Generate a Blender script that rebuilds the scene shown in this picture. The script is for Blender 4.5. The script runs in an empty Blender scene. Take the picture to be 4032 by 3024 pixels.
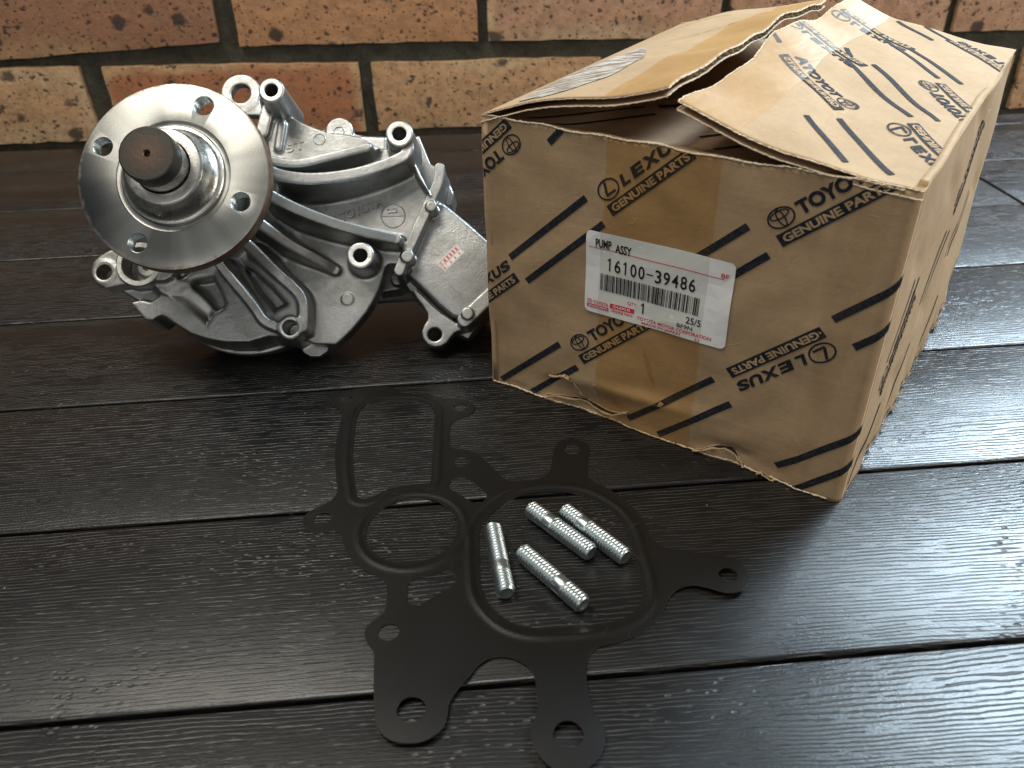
import bpy, bmesh, math, random
import numpy as np
from mathutils import Vector, Matrix
from mathutils.geometry import delaunay_2d_cdt
random.seed(7); np.random.seed(7)
SC = bpy.context.scene; COL = SC.collection
V3 = lambda *a: np.array(a, float)

# ------------------------------------------------------------------ camera
CAMH = 0.25751                       # lens height above the table top (m)
FPX, PITCH, ROLL = 3223.0, 0.59638, 0.02801
_c, _s, _cp, _sp = math.cos(ROLL), math.sin(ROLL), math.cos(PITCH), math.sin(PITCH)
CR = V3(_c, -_s*_sp, -_s*_cp)        # camera right
CD = V3(-_s, -_c*_sp, -_c*_cp)       # camera down
CF = V3(0, _cp, -_sp)                # camera forward
CO = V3(0, 0, CAMH)
cam = bpy.data.objects.new('camera', bpy.data.cameras.new('camera')); COL.objects.link(cam)
cam.matrix_world = Matrix([[CR[0], -CD[0], -CF[0], 0], [CR[1], -CD[1], -CF[1], 0],
                           [CR[2], -CD[2], -CF[2], CAMH], [0, 0, 0, 1]])
cam.data.sensor_width = 36; cam.data.lens = 36*FPX/4032
cam.data.clip_start = .01; cam.data.clip_end = 60
cam.data.dof.use_dof = True; cam.data.dof.focus_distance = .40
cam.data.dof.aperture_fstop = cam.data.lens/1000/.0019
SC.camera = cam

# ------------------------------------------------------------------ light
SC.view_settings.view_transform = 'Standard'; SC.view_settings.look = 'None'
SC.view_settings.exposure = 0; SC.view_settings.gamma = 1
W_ = bpy.data.worlds.new('World'); SC.world = W_; W_.use_nodes = True
W_.node_tree.nodes['Background'].inputs[0].default_value = (.55, .63, .72, 1)
W_.node_tree.nodes['Background'].inputs[1].default_value = .10
def area(name, loc, target, sx, sy, power, col):
    l = bpy.data.lights.new(name, 'AREA'); l.shape = 'RECTANGLE'; l.size = sx; l.size_y = sy
    l.energy = power; l.color = col
    o = bpy.data.objects.new(name, l); COL.objects.link(o); o.location = loc
    d = Vector(target)-Vector(loc); o.rotation_euler = d.to_track_quat('-Z', 'Y').to_euler()
    return o
area('window_light', (.97, .98, .93), (.28, .26, 0), .46, .50, 40, (.70, .87, 1.0))
area('side_fill', (1.30, -.10, .52), (.15, .42, .05), .6, .5, 9, (1.0, .92, .80))  # unseen fill lamp, added to brighten the right side of the box
area('overhead_fill', (-.55, .42, 1.50), (-.15, .62, .0), 1.1, .7, 24, (1.0, .94, .83))  # soft lamp added overhead for bricks and pump, no actual ceiling fixture
area('rear_fill', (-.05, -.95, 1.65), (-.05, .45, .05), 2.6, 1.7, 3.6, (1.0, .98, .93))  # big unseen panel behind the camera, added for even reflections in the flange
area('low_rear_fill', (-.25, -1.15, .60), (.05, .6, .08), 1.3, .8, 3.6, (1.0, .95, .87))  # low fill added behind the camera to lift the dark inner flap

# ------------------------------------------------------------------ helpers
def ray(x, y):
    return CR*((x-2016)/FPX) + CD*((y-1512)/FPX) + CF
def hit(x, y, P0, n):
    d = ray(x, y); return CO + d*(((P0-CO)@n)/(d@n))
def at(x, y, z=0.0): return hit(x, y, V3(0, 0, z), V3(0, 0, 1))
def tag(o, label=None, cat=None, group=None, kind=None):
    if label: o['label'] = label
    if cat: o['category'] = cat
    if group: o['group'] = group
    if kind: o['kind'] = kind
    return o
def empty(name, loc, rz=0, **k):
    o = bpy.data.objects.new(name, None); COL.objects.link(o); o.location = loc
    o.rotation_euler = (0, 0, rz); o.empty_display_size = .02; tag(o, **k); return o
def link(name, me, mat=None, parent=None, M=None, smooth=None, **k):
    o = bpy.data.objects.new(name, me); COL.objects.link(o)
    if mat is not None:
        me.materials.clear(); me.materials.append(mat)
    if smooth is not None:
        me.shade_smooth()
        if smooth < 180: me.set_sharp_from_angle(angle=math.radians(smooth))
    if parent is not None: o.parent = parent
    if M is not None: o.matrix_local = M
    tag(o, **k); return o
def mesh(name, v, f):
    me = bpy.data.meshes.new(name); me.from_pydata([tuple(map(float, p)) for p in v], [], [tuple(map(int, q)) for q in f]); me.update(); return me
def bm2me(bm, name):
    me = bpy.data.meshes.new(name); bm.to_mesh(me); bm.free(); return me
def chaikin(p, n=2, closed=True):
    p = np.array(p, float)
    for _ in range(n):
        q = np.roll(p, -1, 0) if closed else p[1:]
        a = p if closed else p[:-1]
        r = np.empty((2*len(a), p.shape[1])); r[0::2] = .75*a+.25*q; r[1::2] = .25*a+.75*q
        p = r if closed else np.vstack([p[:1], r, p[-1:]])
    return p
def smooth01(a, b, x):
    t = np.clip((x-a)/(b-a), 0, 1); return t*t*(3-2*t)

# ---- materials
class NT:
    def __init__(s, name):
        s.m = bpy.data.materials.new(name); s.m.use_nodes = True; s.t = s.m.node_tree
        s.b = s.t.nodes['Principled BSDF']; s._co = None
    def n(s, ty, ins=None, **at_):
        x = s.t.nodes.new('ShaderNode'+ty)
        for k, v in at_.items(): setattr(x, k, v)
        for k, v in (ins or {}).items():
            if isinstance(v, bpy.types.NodeSocket): s.t.links.new(v, x.inputs[k])
            else: x.inputs[k].default_value = v
        return x
    def co(s):
        if s._co is None: s._co = s.n('TexCoord').outputs['Object']
        return s._co
    def mapc(s, scale=(1, 1, 1), loc=(0, 0, 0), src=None):
        return s.n('Mapping', {'Vector': src or s.co(), 'Scale': scale, 'Location': loc}).outputs[0]
    def noise(s, scale, detail=3, rough=.55, vec=None, dist=0):
        return s.n('TexNoise', {'Vector': vec or s.co(), 'Scale': scale, 'Detail': detail, 'Roughness': rough, 'Distortion': dist}).outputs['Fac']
    def math(s, op, a, b=0.0, c=0.0, clamp=False):
        return s.n('Math', {0: a, 1: b, 2: c}, operation=op, use_clamp=clamp).outputs[0]
    def ramp(s, fac, stops, interp='LINEAR'):
        r = s.n('ValToRGB', {'Fac': fac}); e = r.color_ramp; e.interpolation = interp
        while len(e.elements) > 1: e.elements.remove(e.elements[-1])
        for i, (p, c) in enumerate(stops):
            el = e.elements[0] if i == 0 else e.elements.new(p)
            el.position = p; el.color = (c[0], c[1], c[2], 1) if hasattr(c, '__len__') else (c, c, c, 1)
        return r.outputs[0]
    def mix(s, fac, a, b, blend='MIX'):
        x = s.n('Mix', data_type='RGBA', blend_type=blend)
        for i, v in ((0, fac), (6, a), (7, b)):
            if isinstance(v, bpy.types.NodeSocket): s.t.links.new(v, x.inputs[i])
            else: x.inputs[i].default_value = v if i == 0 else (v[0], v[1], v[2], 1)
        return x.outputs[2]
    def bump(s, h, dist, strength=1, normal=None):
        i = {'Height': h, 'Distance': dist, 'Strength': strength}
        if normal is not None: i['Normal'] = normal
        return s.n('Bump', i).outputs[0]
    def set(s, **k):
        nm = dict(base='Base Color', rough='Roughness', metal='Metallic', normal='Normal', aniso='Anisotropic', tangent='Tangent',
                  coat='Coat Weight', coatr='Coat Roughness', spec='Specular IOR Level', alpha='Alpha', coatn='Coat Normal')
        for a, v in k.items():
            i = s.b.inputs[nm[a]]
            if isinstance(v, bpy.types.NodeSocket): s.t.links.new(v, i)
            elif a == 'base': i.default_value = (v[0], v[1], v[2], 1)
            else: i.default_value = v
        return s.m

def m_slat():
    s = NT('embossed_black_slat'); co = s.co()
    rnd = s.n('ObjectInfo').outputs['Random']
    off = s.n('CombineXYZ', {'X': s.math('MULTIPLY', rnd, 37.0), 'Y': s.math('MULTIPLY', rnd, 91.0), 'Z': 0.0}).outputs[0]
    p = s.n('VectorMath', {0: co, 1: off}, operation='ADD').outputs[0]
    x = s.n('SeparateXYZ', {0: p}).outputs
    low = s.n('TexNoise', {'Vector': s.mapc((2.6, 11, 1), src=p), 'Scale': 1.0, 'Detail': 2.0, 'Roughness': .45}).outputs['Fac']
    mid = s.n('TexNoise', {'Vector': s.mapc((28, 90, 1), src=p), 'Scale': 1.0, 'Detail': 3.0, 'Roughness': .6}).outputs['Fac']
    yy = s.math('ADD', s.math('MULTIPLY', x['Y'], 1/.0019), s.math('ADD', s.math('MULTIPLY', low, 18.0), s.math('MULTIPLY', mid, 2.0)))
    fr = s.math('ABSOLUTE', s.math('SUBTRACT', s.math('FRACT', yy), .5))
    wdt = s.n('TexNoise', {'Vector': s.mapc((110, 500, 1), src=p), 'Scale': 1.0, 'Detail': 2.0}).outputs['Fac']
    line = s.ramp(s.math('ADD', fr, s.math('MULTIPLY', s.math('SUBTRACT', wdt, .5), .22)), [(0, 1), (.09, .9), (.19, 0)])
    dash = s.ramp(s.n('TexNoise', {'Vector': s.mapc((42, 420, 1), src=p), 'Scale': 1.0, 'Detail': 2.5, 'Roughness': .6}).outputs['Fac'], [(.40, 0), (.50, 1)])
    zn = s.n('TexNoise', {'Vector': s.mapc((4, 22, 1), src=p), 'Scale': 1.0, 'Detail': 3.0}).outputs['Fac']
    h = s.math('MULTIPLY', s.math('MULTIPLY', line, dash), s.ramp(zn, [(.36, .25), (.58, 1)]))
    dots = s.n('TexVoronoi', {'Vector': s.mapc((190, 330, 1), src=p), 'Scale': 1.0, 'Randomness': 1.0})
    dm = s.ramp(dots.outputs['Distance'], [(.12, 1), (.30, 0)])
    zone = s.ramp(s.n('TexNoise', {'Vector': s.mapc((7, 24, 1), src=p), 'Scale': 1.0, 'Detail': 3.0}).outputs['Fac'], [(.52, 0), (.62, 1)])
    h = s.math('MAXIMUM', h, s.math('MULTIPLY', dm, zone))
    fine = s.n('TexNoise', {'Vector': s.mapc((700, 1300, 700), src=p), 'Scale': 1.0, 'Detail': 3.0, 'Roughness': .7}).outputs['Fac']
    hh = s.math('SUBTRACT', s.math('MULTIPLY', fine, .48), h)
    b = s.bump(hh, .00021, 1.0)
    specks = s.ramp(s.n('TexVoronoi', {'Vector': co, 'Scale': 62.0}).outputs['Distance'], [(.018, 1), (.03, 0)])
    base = s.mix(s.math('MULTIPLY', h, .75), (.0040, .0042, .0045), (.024, .022, .018))
    base = s.mix(s.math('MULTIPLY', specks, .6), base, (.35, .30, .2))
    wear = s.noise(9, 5, .7); dust = s.n('TexNoise', {'Vector': co, 'Scale': 5.5, 'Detail': 6.0, 'Roughness': .7}).outputs['Fac']
    base = s.mix(s.ramp(dust, [(.5, 0), (.75, .4)]), base, (.012, .012, .012))
    rough = s.math('ADD', s.ramp(wear, [(.3, .25), (.7, .38)]), s.math('MULTIPLY', h, .25))
    return s.set(base=base, rough=rough, normal=b, spec=.52)

def m_brick(i, core, edge, mixp):
    s = NT('speckled_brick'); co = s.co()
    rnd = s.n('ObjectInfo').outputs['Random']
    off = s.n('CombineXYZ', {'X': s.math('MULTIPLY', rnd, 17.0), 'Y': s.math('MULTIPLY', rnd, 5.0), 'Z': s.math('MULTIPLY', rnd, 31.0)}).outputs[0]
    p = s.n('VectorMath', {0: co, 1: off}, operation='ADD').outputs[0]
    big = s.n('TexNoise', {'Vector': s.mapc((7, 7, 16), src=p), 'Scale': 1.0, 'Detail': 3.0}).outputs['Fac']
    z = s.math('ABSOLUTE', s.n('SeparateXYZ', {0: co}).outputs['Z'])
    xx = s.math('ABSOLUTE', s.n('SeparateXYZ', {0: co}).outputs['X'])
    ed = s.math('MAXIMUM', s.math('DIVIDE', z, .035), s.math('SUBTRACT', s.math('DIVIDE', xx, .02), 4.95))
    f = s.math('ADD', s.math('MULTIPLY', big, 1.5), s.math('MULTIPLY', ed, -.55))
    c = s.mix(s.ramp(f, [(mixp-.1, 0), (mixp+.16, 1)]), edge, core)
    m1 = s.n('TexNoise', {'Vector': p, 'Scale': 95.0, 'Detail': 5.0, 'Roughness': .7}).outputs['Fac']
    c = s.mix(s.ramp(m1, [(.30, .62), (.60, 0)]), c, (.20, .115, .07))
    m2 = s.n('TexNoise', {'Vector': p, 'Scale': 330.0, 'Detail': 4.0, 'Roughness': .8}).outputs['Fac']
    c = s.mix(s.ramp(m2, [(.56, 0), (.75, .5)]), c, (.55, .38, .22))
    wp = s.n('TexNoise', {'Vector': p, 'Scale': 160.0, 'Detail': 3.0}).outputs['Color']
    wv = s.n('VectorMath', {0: p, 1: s.n('VectorMath', {0: wp, 'Scale': .009}, operation='SCALE').outputs[0]}, operation='ADD').outputs[0]
    dark = 0
    for sc_, a, b_, den in ((38, .30, .36, .70), (95, .18, .28, .36), (210, .18, .30, .36)):
        vo = s.n('TexVoronoi', {'Vector': s.mapc((1, 1, 1.2), src=wv), 'Scale': float(sc_)})
        sel = s.ramp(s.n('SeparateColor', {0: vo.outputs['Color']}).outputs[0], [(den, 0), (den+.02, 1)])
        k = s.math('MULTIPLY', s.ramp(vo.outputs['Distance'], [(a*.8, 1), (b_, 0)]), sel)
        dark = k if dark == 0 else s.math('MAXIMUM', dark, k)
    c = s.mix(s.math('MULTIPLY', dark, .86), c, (.035, .030, .030))
    bl_ = s.n('TexNoise', {'Vector': p, 'Scale': 62.0, 'Detail': 4.0, 'Roughness': .62}).outputs['Fac']
    bz = s.n('TexNoise', {'Vector': p, 'Scale': 14.0, 'Detail': 2.0}).outputs['Fac']
    k = s.ramp(s.math('ADD', bl_, s.math('MULTIPLY', s.math('SUBTRACT', bz, .5), .35)), [(.66, 0), (.69, .85)])
    c = s.mix(k, c, (.04, .033, .03)); dark = s.math('MAXIMUM', dark, k)
    h = s.math('SUBTRACT', s.math('ADD', s.math('MULTIPLY', m1, .7), s.math('MULTIPLY', m2, .35)), s.math('MULTIPLY', dark, .35))
    return s.set(base=c, rough=.82, normal=s.bump(h, .0017, .9), spec=.25)

def m_mortar():
    s = NT('sandy_mortar')
    n1 = s.noise(60, 5, .7); n2 = s.noise(450, 4, .8)
    c = s.mix(s.ramp(n1, [(.3, 0), (.7, 1)]), (.052, .052, .041), (.120, .115, .090))
    return s.set(base=c, rough=.95, normal=s.bump(s.math('ADD', n1, s.math('MULTIPLY', n2, .5)), .005, 1), spec=.2)

CARD = (.42, .292, .172)
def m_card(name, col=CARD, tint=1.0):
    s = NT(name); co = s.co()
    n1 = s.noise(26, 5, .62); n2 = s.n('TexNoise', {'Vector': s.mapc((500, 500, 900)), 'Scale': 1.0, 'Detail': 4.0, 'Roughness': .75}).outputs['Fac']
    n3 = s.noise(130, 5, .7, dist=.6)
    col = tuple(v*tint for v in col)
    c = s.mix(s.ramp(n1, [(.30, .45), (.68, 0)]), col, tuple(v*.74 for v in col))
    c = s.mix(s.ramp(n3, [(.34, .30), (.6, 0)]), c, tuple(v*.62 for v in col))
    c = s.mix(s.ramp(n2, [(.5, 0), (.8, .38)]), c, tuple(min(1, v*1.25) for v in col))
    x = s.n('SeparateXYZ', {0: co}).outputs
    fl = s.n('TexNoise', {'Vector': s.mapc((12, 12, 150)), 'Scale': 1.0, 'Detail': 1.0}).outputs['Fac']
    scr = s.ramp(s.n('TexNoise', {'Vector': co, 'Scale': 19.0, 'Detail': 2.0, 'Distortion': 1.5}).outputs['Fac'], [(.497, 0), (.5, 1), (.503, 0)])
    scr = s.math('MULTIPLY', scr, s.ramp(n1, [(.52, 0), (.62, 1)]))
    c = s.mix(s.math('MULTIPLY', scr, .35), c, (.62, .47, .30))
    h = s.math('ADD', s.math('MULTIPLY', n3, .5), s.math('ADD', s.math('MULTIPLY', n2, .15), s.math('ADD', s.math('MULTIPLY', fl, .5), s.math('MULTIPLY', scr, .3))))
    return s.set(base=c, rough=s.ramp(n1, [(.3, .85), (.7, .74)]), normal=s.bump(h, .0005, .7), spec=.18)
def m_ink():
    s = NT('dark_blue_black_ink'); n = s.noise(700, 3, .7)
    return s.set(base=s.mix(s.ramp(n, [(.45, 0), (.8, 1)]), (.014, .017, .026), (.06, .055, .05)), rough=.75, spec=.12)
def m_film(name, tint, alpha, rough):
    s = NT(name); t = s.t
    tr = s.n('BsdfTransparent', {'Color': (*tint, 1)}); gl = s.n('BsdfGlossy', {'Roughness': rough, 'Color': (1, 1, 1, 1)})
    df = s.n('BsdfDiffuse', {'Color': (.42, .25, .10, 1)})
    wr = s.n('TexNoise', {'Vector': s.mapc((14, 14, 260)), 'Scale': 1.0, 'Detail': 2.0, 'Distortion': .5}).outputs['Fac']
    bn = s.bump(s.math('ADD', wr, s.math('MULTIPLY', s.noise(40, 3), 1.2)), .0009, .8)
    t.links.new(bn, gl.inputs['Normal'])
    m1 = s.n('MixShader', {0: alpha, 1: tr.outputs[0], 2: df.outputs[0]})
    fr = s.n('Fresnel', {'IOR': 1.45, 'Normal': bn})
    ff = s.math('MULTIPLY', fr.outputs[0], s.math('SUBTRACT', 1.0, s.n('NewGeometry').outputs['Backfacing']))
    m2 = s.n('MixShader', {0: s.math('MULTIPLY', ff, .28), 1: m1.outputs[0], 2: gl.outputs[0]})
    t.links.new(m2.outputs[0], t.nodes['Material Output'].inputs[0]); return s.m
def m_cast(name='cast_aluminium', base=(.42, .425, .42), rough=.33):
    s = NT(name); co = s.co()
    a = s.noise(55, 5, .65); b = s.noise(420, 4, .75); d = s.noise(14, 3, .5); e = s.noise(1500, 2, .6)
    c = s.mix(s.ramp(a, [(.36, .75), (.60, 0)]), base, (base[0]*.55, base[1]*.55, base[2]*.52))
    c = s.mix(s.ramp(b, [(.58, 0), (.75, .55)]), c, (.30, .27, .22))
    stain = s.ramp(s.noise(85, 4, .7, dist=.8), [(.60, 0), (.70, .5)])
    c = s.mix(stain, c, (.22, .20, .17))
    r = s.math('ADD', s.ramp(a, [(.3, rough+.12), (.7, rough-.04)]), s.math('MULTIPLY', b, .08))
    h = s.math('ADD', s.math('MULTIPLY', a, .5), s.math('ADD', s.math('MULTIPLY', b, .35), s.math('MULTIPLY', e, .25)))
    return s.set(base=c, rough=r, metal=.97, normal=s.bump(h, .00045, .9))
def m_metal(name, col, rough, var=.08, bumpd=.00005, metal=1.0):
    s = NT(name); a = s.noise(300, 4, .7); b = s.noise(60, 4, .6)
    c = s.mix(s.ramp(b, [(.4, .35), (.7, 0)]), col, tuple(v*.6 for v in col))
    return s.set(base=c, rough=s.ramp(a, [(.3, rough+var), (.7, rough-var)]), metal=metal, normal=s.bump(a, bumpd*4, .6))
def m_machined():
    s = NT('machined_steel_face'); co = s.co(); x = s.n('SeparateXYZ', {0: co}).outputs
    r = s.math('SQRT', s.math('ADD', s.math('MULTIPLY', x['X'], x['X']), s.math('MULTIPLY', x['Y'], x['Y'])))
    gr = s.n('TexNoise', {'Vector': s.n('CombineXYZ', {'X': s.math('MULTIPLY', r, 3500.0), 'Y': s.math('MULTIPLY', x['Z'], 2000.0)}).outputs[0], 'Scale': 1.0, 'Detail': 3.0}).outputs['Fac']
    n = s.noise(170, 5, .75); big = s.noise(30, 3)
    c = s.mix(s.ramp(big, [(.4, .25), (.65, 0)]), (.40, .40, .375), (.31, .31, .29))
    edge = s.ramp(s.math('ADD', r, s.math('MULTIPLY', s.math('SUBTRACT', n, .5), .010)), [(.0479, 0), (.0490, .9)])
    spots = s.ramp(s.noise(420, 3, .8), [(.70, 0), (.74, .7)])
    th = s.n('VectorMath', {0: s.n('CombineXYZ', {'X': x['X'], 'Y': x['Y']}).outputs[0]}, operation='NORMALIZE').outputs[0]
    wd = s.n('TexNoise', {'Vector': th, 'Scale': 1.15, 'Detail': 3.0, 'Roughness': .55}).outputs['Fac']
    c = s.mix(s.ramp(wd, [(.40, .75), (.58, 0)]), c, (.17, .17, .16))  # dark radial wedges paint the brushed face's sheen bands into the base colour
    rust = s.math('MAXIMUM', edge, s.math('MULTIPLY', spots, s.ramp(r, [(.030, .1), (.048, 1)])))
    c = s.mix(rust, c, (.13, .062, .032))
    metal = s.math('SUBTRACT', 1.0, s.math('MULTIPLY', rust, .8))
    rg = s.math('ADD', s.math('MULTIPLY', gr, .12), s.math('ADD', .22, s.math('MULTIPLY', rust, .35)))
    tg = s.n('Tangent', direction_type='RADIAL', axis='Z').outputs[0]
    return s.set(base=c, rough=rg, metal=metal, aniso=.7, tangent=tg, normal=s.bump(gr, .00002, .5))
def m_rusty():
    s = NT('rusty_flange_rim'); n = s.noise(120, 5, .75)
    c = s.mix(s.ramp(n, [(.38, 0), (.62, 1)]), (.055, .028, .016), (.17, .11, .07))
    return s.set(base=c, rough=.5, metal=.45, normal=s.bump(n, .0003, .6))
def m_shaft():
    s = NT('oiled_dark_shaft_end'); x = s.n('SeparateXYZ', {0: s.co()}).outputs
    r = s.math('SQRT', s.math('ADD', s.math('MULTIPLY', x['X'], x['X']), s.math('MULTIPLY', x['Y'], x['Y'])))
    n = s.noise(260, 5, .75)
    f = s.math('ADD', r, s.math('MULTIPLY', s.math('SUBTRACT', n, .5), .006))
    c = s.mix(s.ramp(f, [(.0062, 1), (.0092, 0)]), (.034, .032, .027), (.075, .046, .032))
    c = s.mix(s.ramp(n, [(.60, 0), (.70, .3)]), c, (.20, .13, .08))
    return s.set(base=c, rough=s.ramp(n, [(.3, .30), (.7, .48)]), metal=.55, normal=s.bump(n, .0002, .6))
def m_gasket():
    s = NT('black_coated_steel'); n = s.noise(900, 3, .7); b = s.noise(24, 4)
    scr = s.ramp(s.n('TexNoise', {'Vector': s.co(), 'Scale': 15.0, 'Detail': 1.0, 'Distortion': 2.0}).outputs['Fac'], [(.498, 0), (.5, 1), (.502, 0)])
    scr = s.math('MULTIPLY', scr, s.ramp(b, [(.56, 0), (.62, 1)]))
    c = s.mix(s.ramp(b, [(.35, 0), (.7, 1)]), (.0048, .0046, .0042), (.0075, .0070, .0060))
    c = s.mix(s.math('MULTIPLY', scr, .4), c, (.09, .08, .07))
    return s.set(base=c, rough=s.ramp(b, [(.3, .44), (.7, .33)]), normal=s.bump(n, .00006, .5), spec=.28)
def m_plain(name, col, rough=.6, spec=.4, metal=0.0):
    s = NT(name); n = s.noise(240, 3, .6)
    c = s.mix(s.ramp(n, [(.4, .18), (.7, 0)]), col, tuple(v*.75 for v in col))
    return s.set(base=c, rough=rough, spec=spec, metal=metal, normal=s.bump(n, .0001, .4))
M_SLAT = m_slat(); M_CARD = m_card('brown_cardboard'); M_CARDIN = m_card('inside_cardboard', (.48, .32, .20))
M_FRAY = m_card('torn_cardboard', (.66, .55, .41)); M_INK = m_ink(); M_TAN = m_card('unprinted_letter', CARD, 1.02)
M_TAPE = m_film('amber_packing_tape', (.975, .905, .77), .03, .45); M_CLEAR = m_film('clear_tape', (.985, .975, .965), .01, .3)
M_CAST = m_cast(); M_CASTB = m_cast('bright_machined_aluminium', (.78, .77, .73), .36)
M_STEEL = m_machined(); M_RUST = m_rusty(); M_SHAFT = m_shaft(); M_GASK = m_gasket()
M_HUB = m_metal('polished_steel_hub', (.50, .49, .46), .30); M_DARK = m_plain('dark_seal_recess', (.012, .013, .016), .4)
M_ZINC = m_metal('bright_zinc_plating', (.58, .66, .68), .33, .06, .00003)
M_WHITE = m_plain('white_label_paper', (.84, .85, .85), .5); M_RED = m_plain('red_label_print', (.62, .03, .06), .5)
M_BLK = m_plain('black_label_print', (.012, .012, .014), .5); M_GREY = m_plain('grey_label_shade', (.70, .71, .67), .4)

# ------------------------------------------------------------------ table
YAW = 0.0672793; PW = .1
tx, ty = V3(math.cos(YAW), math.sin(YAW), 0), V3(-math.sin(YAW), math.cos(YAW), 0)
OFF = .71921*CAMH
table = empty('outdoor_table', (0, 0, 0), YAW, label='black slatted outdoor table with embossed wood grain under the box and pump', cat='table')
def tl(P): return np.array([P@tx, P@ty])
EDGE0, EDGE1 = tl(at(0, 574)), tl(at(4032, 436))
def backedge(x):
    t = (x-EDGE0[0])/(EDGE1[0]-EDGE0[0]); return EDGE0[1]+(EDGE1[1]-EDGE0[1])*t
seam0, seam1 = tl(at(3861, 701)), tl(at(4032, 802))
def slat(poly, name='slat', g=.0016, th=.022):
    bm = bmesh.new()
    p = np.array(poly); n = len(p); c = p.mean(0)
    top = [bm.verts.new((a[0], a[1], 0)) for a in p]; bot = [bm.verts.new((a[0], a[1], -th)) for a in p]
    bm.faces.new(top); bm.faces.new(bot[::-1])
    for i in range(n): bm.faces.new((top[i], bot[i], bot[(i+1) % n], top[(i+1) % n]))
    ed = [e for e in bm.edges if all(v in top for v in e.verts)]
    bmesh.ops.bevel(bm, geom=ed, offset=.0015, segments=3, affect='EDGES', profile=.5)
    bmesh.ops.recalc_face_normals(bm, faces=bm.faces)
    return link(name, bm2me(bm, name), M_SLAT, table, smooth=35)
XL, XR = -1.25, 1.55
for i in range(-3, 8):
    y0, y1 = OFF+(i)*PW+.0009, OFF+(i+1)*PW-.0009
    if i < 6:
        if i == 4:
            sd = (seam1-seam0)/np.linalg.norm(seam1-seam0)
            a = seam0 + sd*((y1-seam0[1])/sd[1]); b = seam0 + sd*((y0-seam0[1])/sd[1])
            slat([(XL, y0), (b[0]-.0012, y0), (a[0]-.0012, y1), (XL, y1)])
            slat([(b[0]+.0012, y0), (XR, y0), (XR, y1), (a[0]+.0012, y1)])
        else: slat([(XL, y0), (XR, y0), (XR, y1), (XL, y1)])
    elif y0 < backedge(XL):
        pts = []
        xs = (EDGE0[0] + (y0-EDGE0[1])/(EDGE1[1]-EDGE0[1])*(EDGE1[0]-EDGE0[0]))
        if backedge(XR) > y0: xs = XR
        yl, yr = min(y1, backedge(XL)), min(y1, backedge(XR))
        if xs >= XR: slat([(XL, y0), (XR, y0), (XR, yr), (XL, yl)])
        else: slat([(XL, y0), (xs, y0), (XL, yl)])
def boxme(x0, x1, y0, y1, z0, z1, bev=0):
    bm = bmesh.new(); bmesh.ops.create_cube(bm, size=1)
    for v in bm.verts: v.co = Vector(((x0+x1)/2+v.co.x*(x1-x0), (y0+y1)/2+v.co.y*(y1-y0), (z0+z1)/2+v.co.z*(z1-z0)))
    if bev: bmesh.ops.bevel(bm, geom=bm.edges[:], offset=bev, segments=2, affect='EDGES', profile=.5)
    return bm2me(bm, 'box')
M_FRAME = m_plain('black_table_frame', (.02, .02, .021), .45)
for x in (-.9, -.3, .45, 1.1):
    link('cross_rail', boxme(x-.025, x+.025, -.05, .78, -.075, -.045, .002), M_FRAME, table)

# ------------------------------------------------------------------ brick wall
WP = V3(-2.0303, 3.2983, 0)*CAMH
wall = empty('brick_wall', tuple(WP+V3(0, 0, -.09)), YAW, label='tan and red speckled brick wall behind the black table', cat='wall')
BR = [m_brick(0, (.42, .17, .08), (.54, .34, .18), .18), m_brick(1, (.54, .325, .17), (.57, .385, .22), .30),
      m_brick(2, (.33, .165, .095), (.42, .25, .13), .10), m_brick(3, (.50, .29, .18), (.57, .39, .24), .14), m_brick(4, (.50, .26, .13), (.58, .38, .21), .16)]
rows = {0: [(-640, -405, 1), (-394, -156, 0), (-145, 101, 1), (122, 377, 0), (389, 627, 1), (638, 862, 3), (873, 1078, 1), (1090, 1330, 1), (1341, 1580, 3)],
        1: [(-755, -510, 0), (-499, -256, 1), (-245, -6, 2), (5, 243, 2), (262, 500, 4), (511, 748, 3), (759, 991, 3), (1001, 1240, 3), (1251, 1490, 0)]}
for r in range(-1, 5):
    if r not in rows:
        o = (0, -128)[r % 2]; rows[r] = [(-640+o+k*249, -402+o+k*249, (k*7+r*3) % 4) for k in range(9)]
def zb(r, x): return (-3-.012*(x-100)) if r == 0 else ((84.5-.020*(x-250)+(r-1)*83) if r > 0 else -84-.012*(x-100))
def zt(r, x): return (70-.022*(x-100)) if r == 0 else zb(r, x)+70
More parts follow.
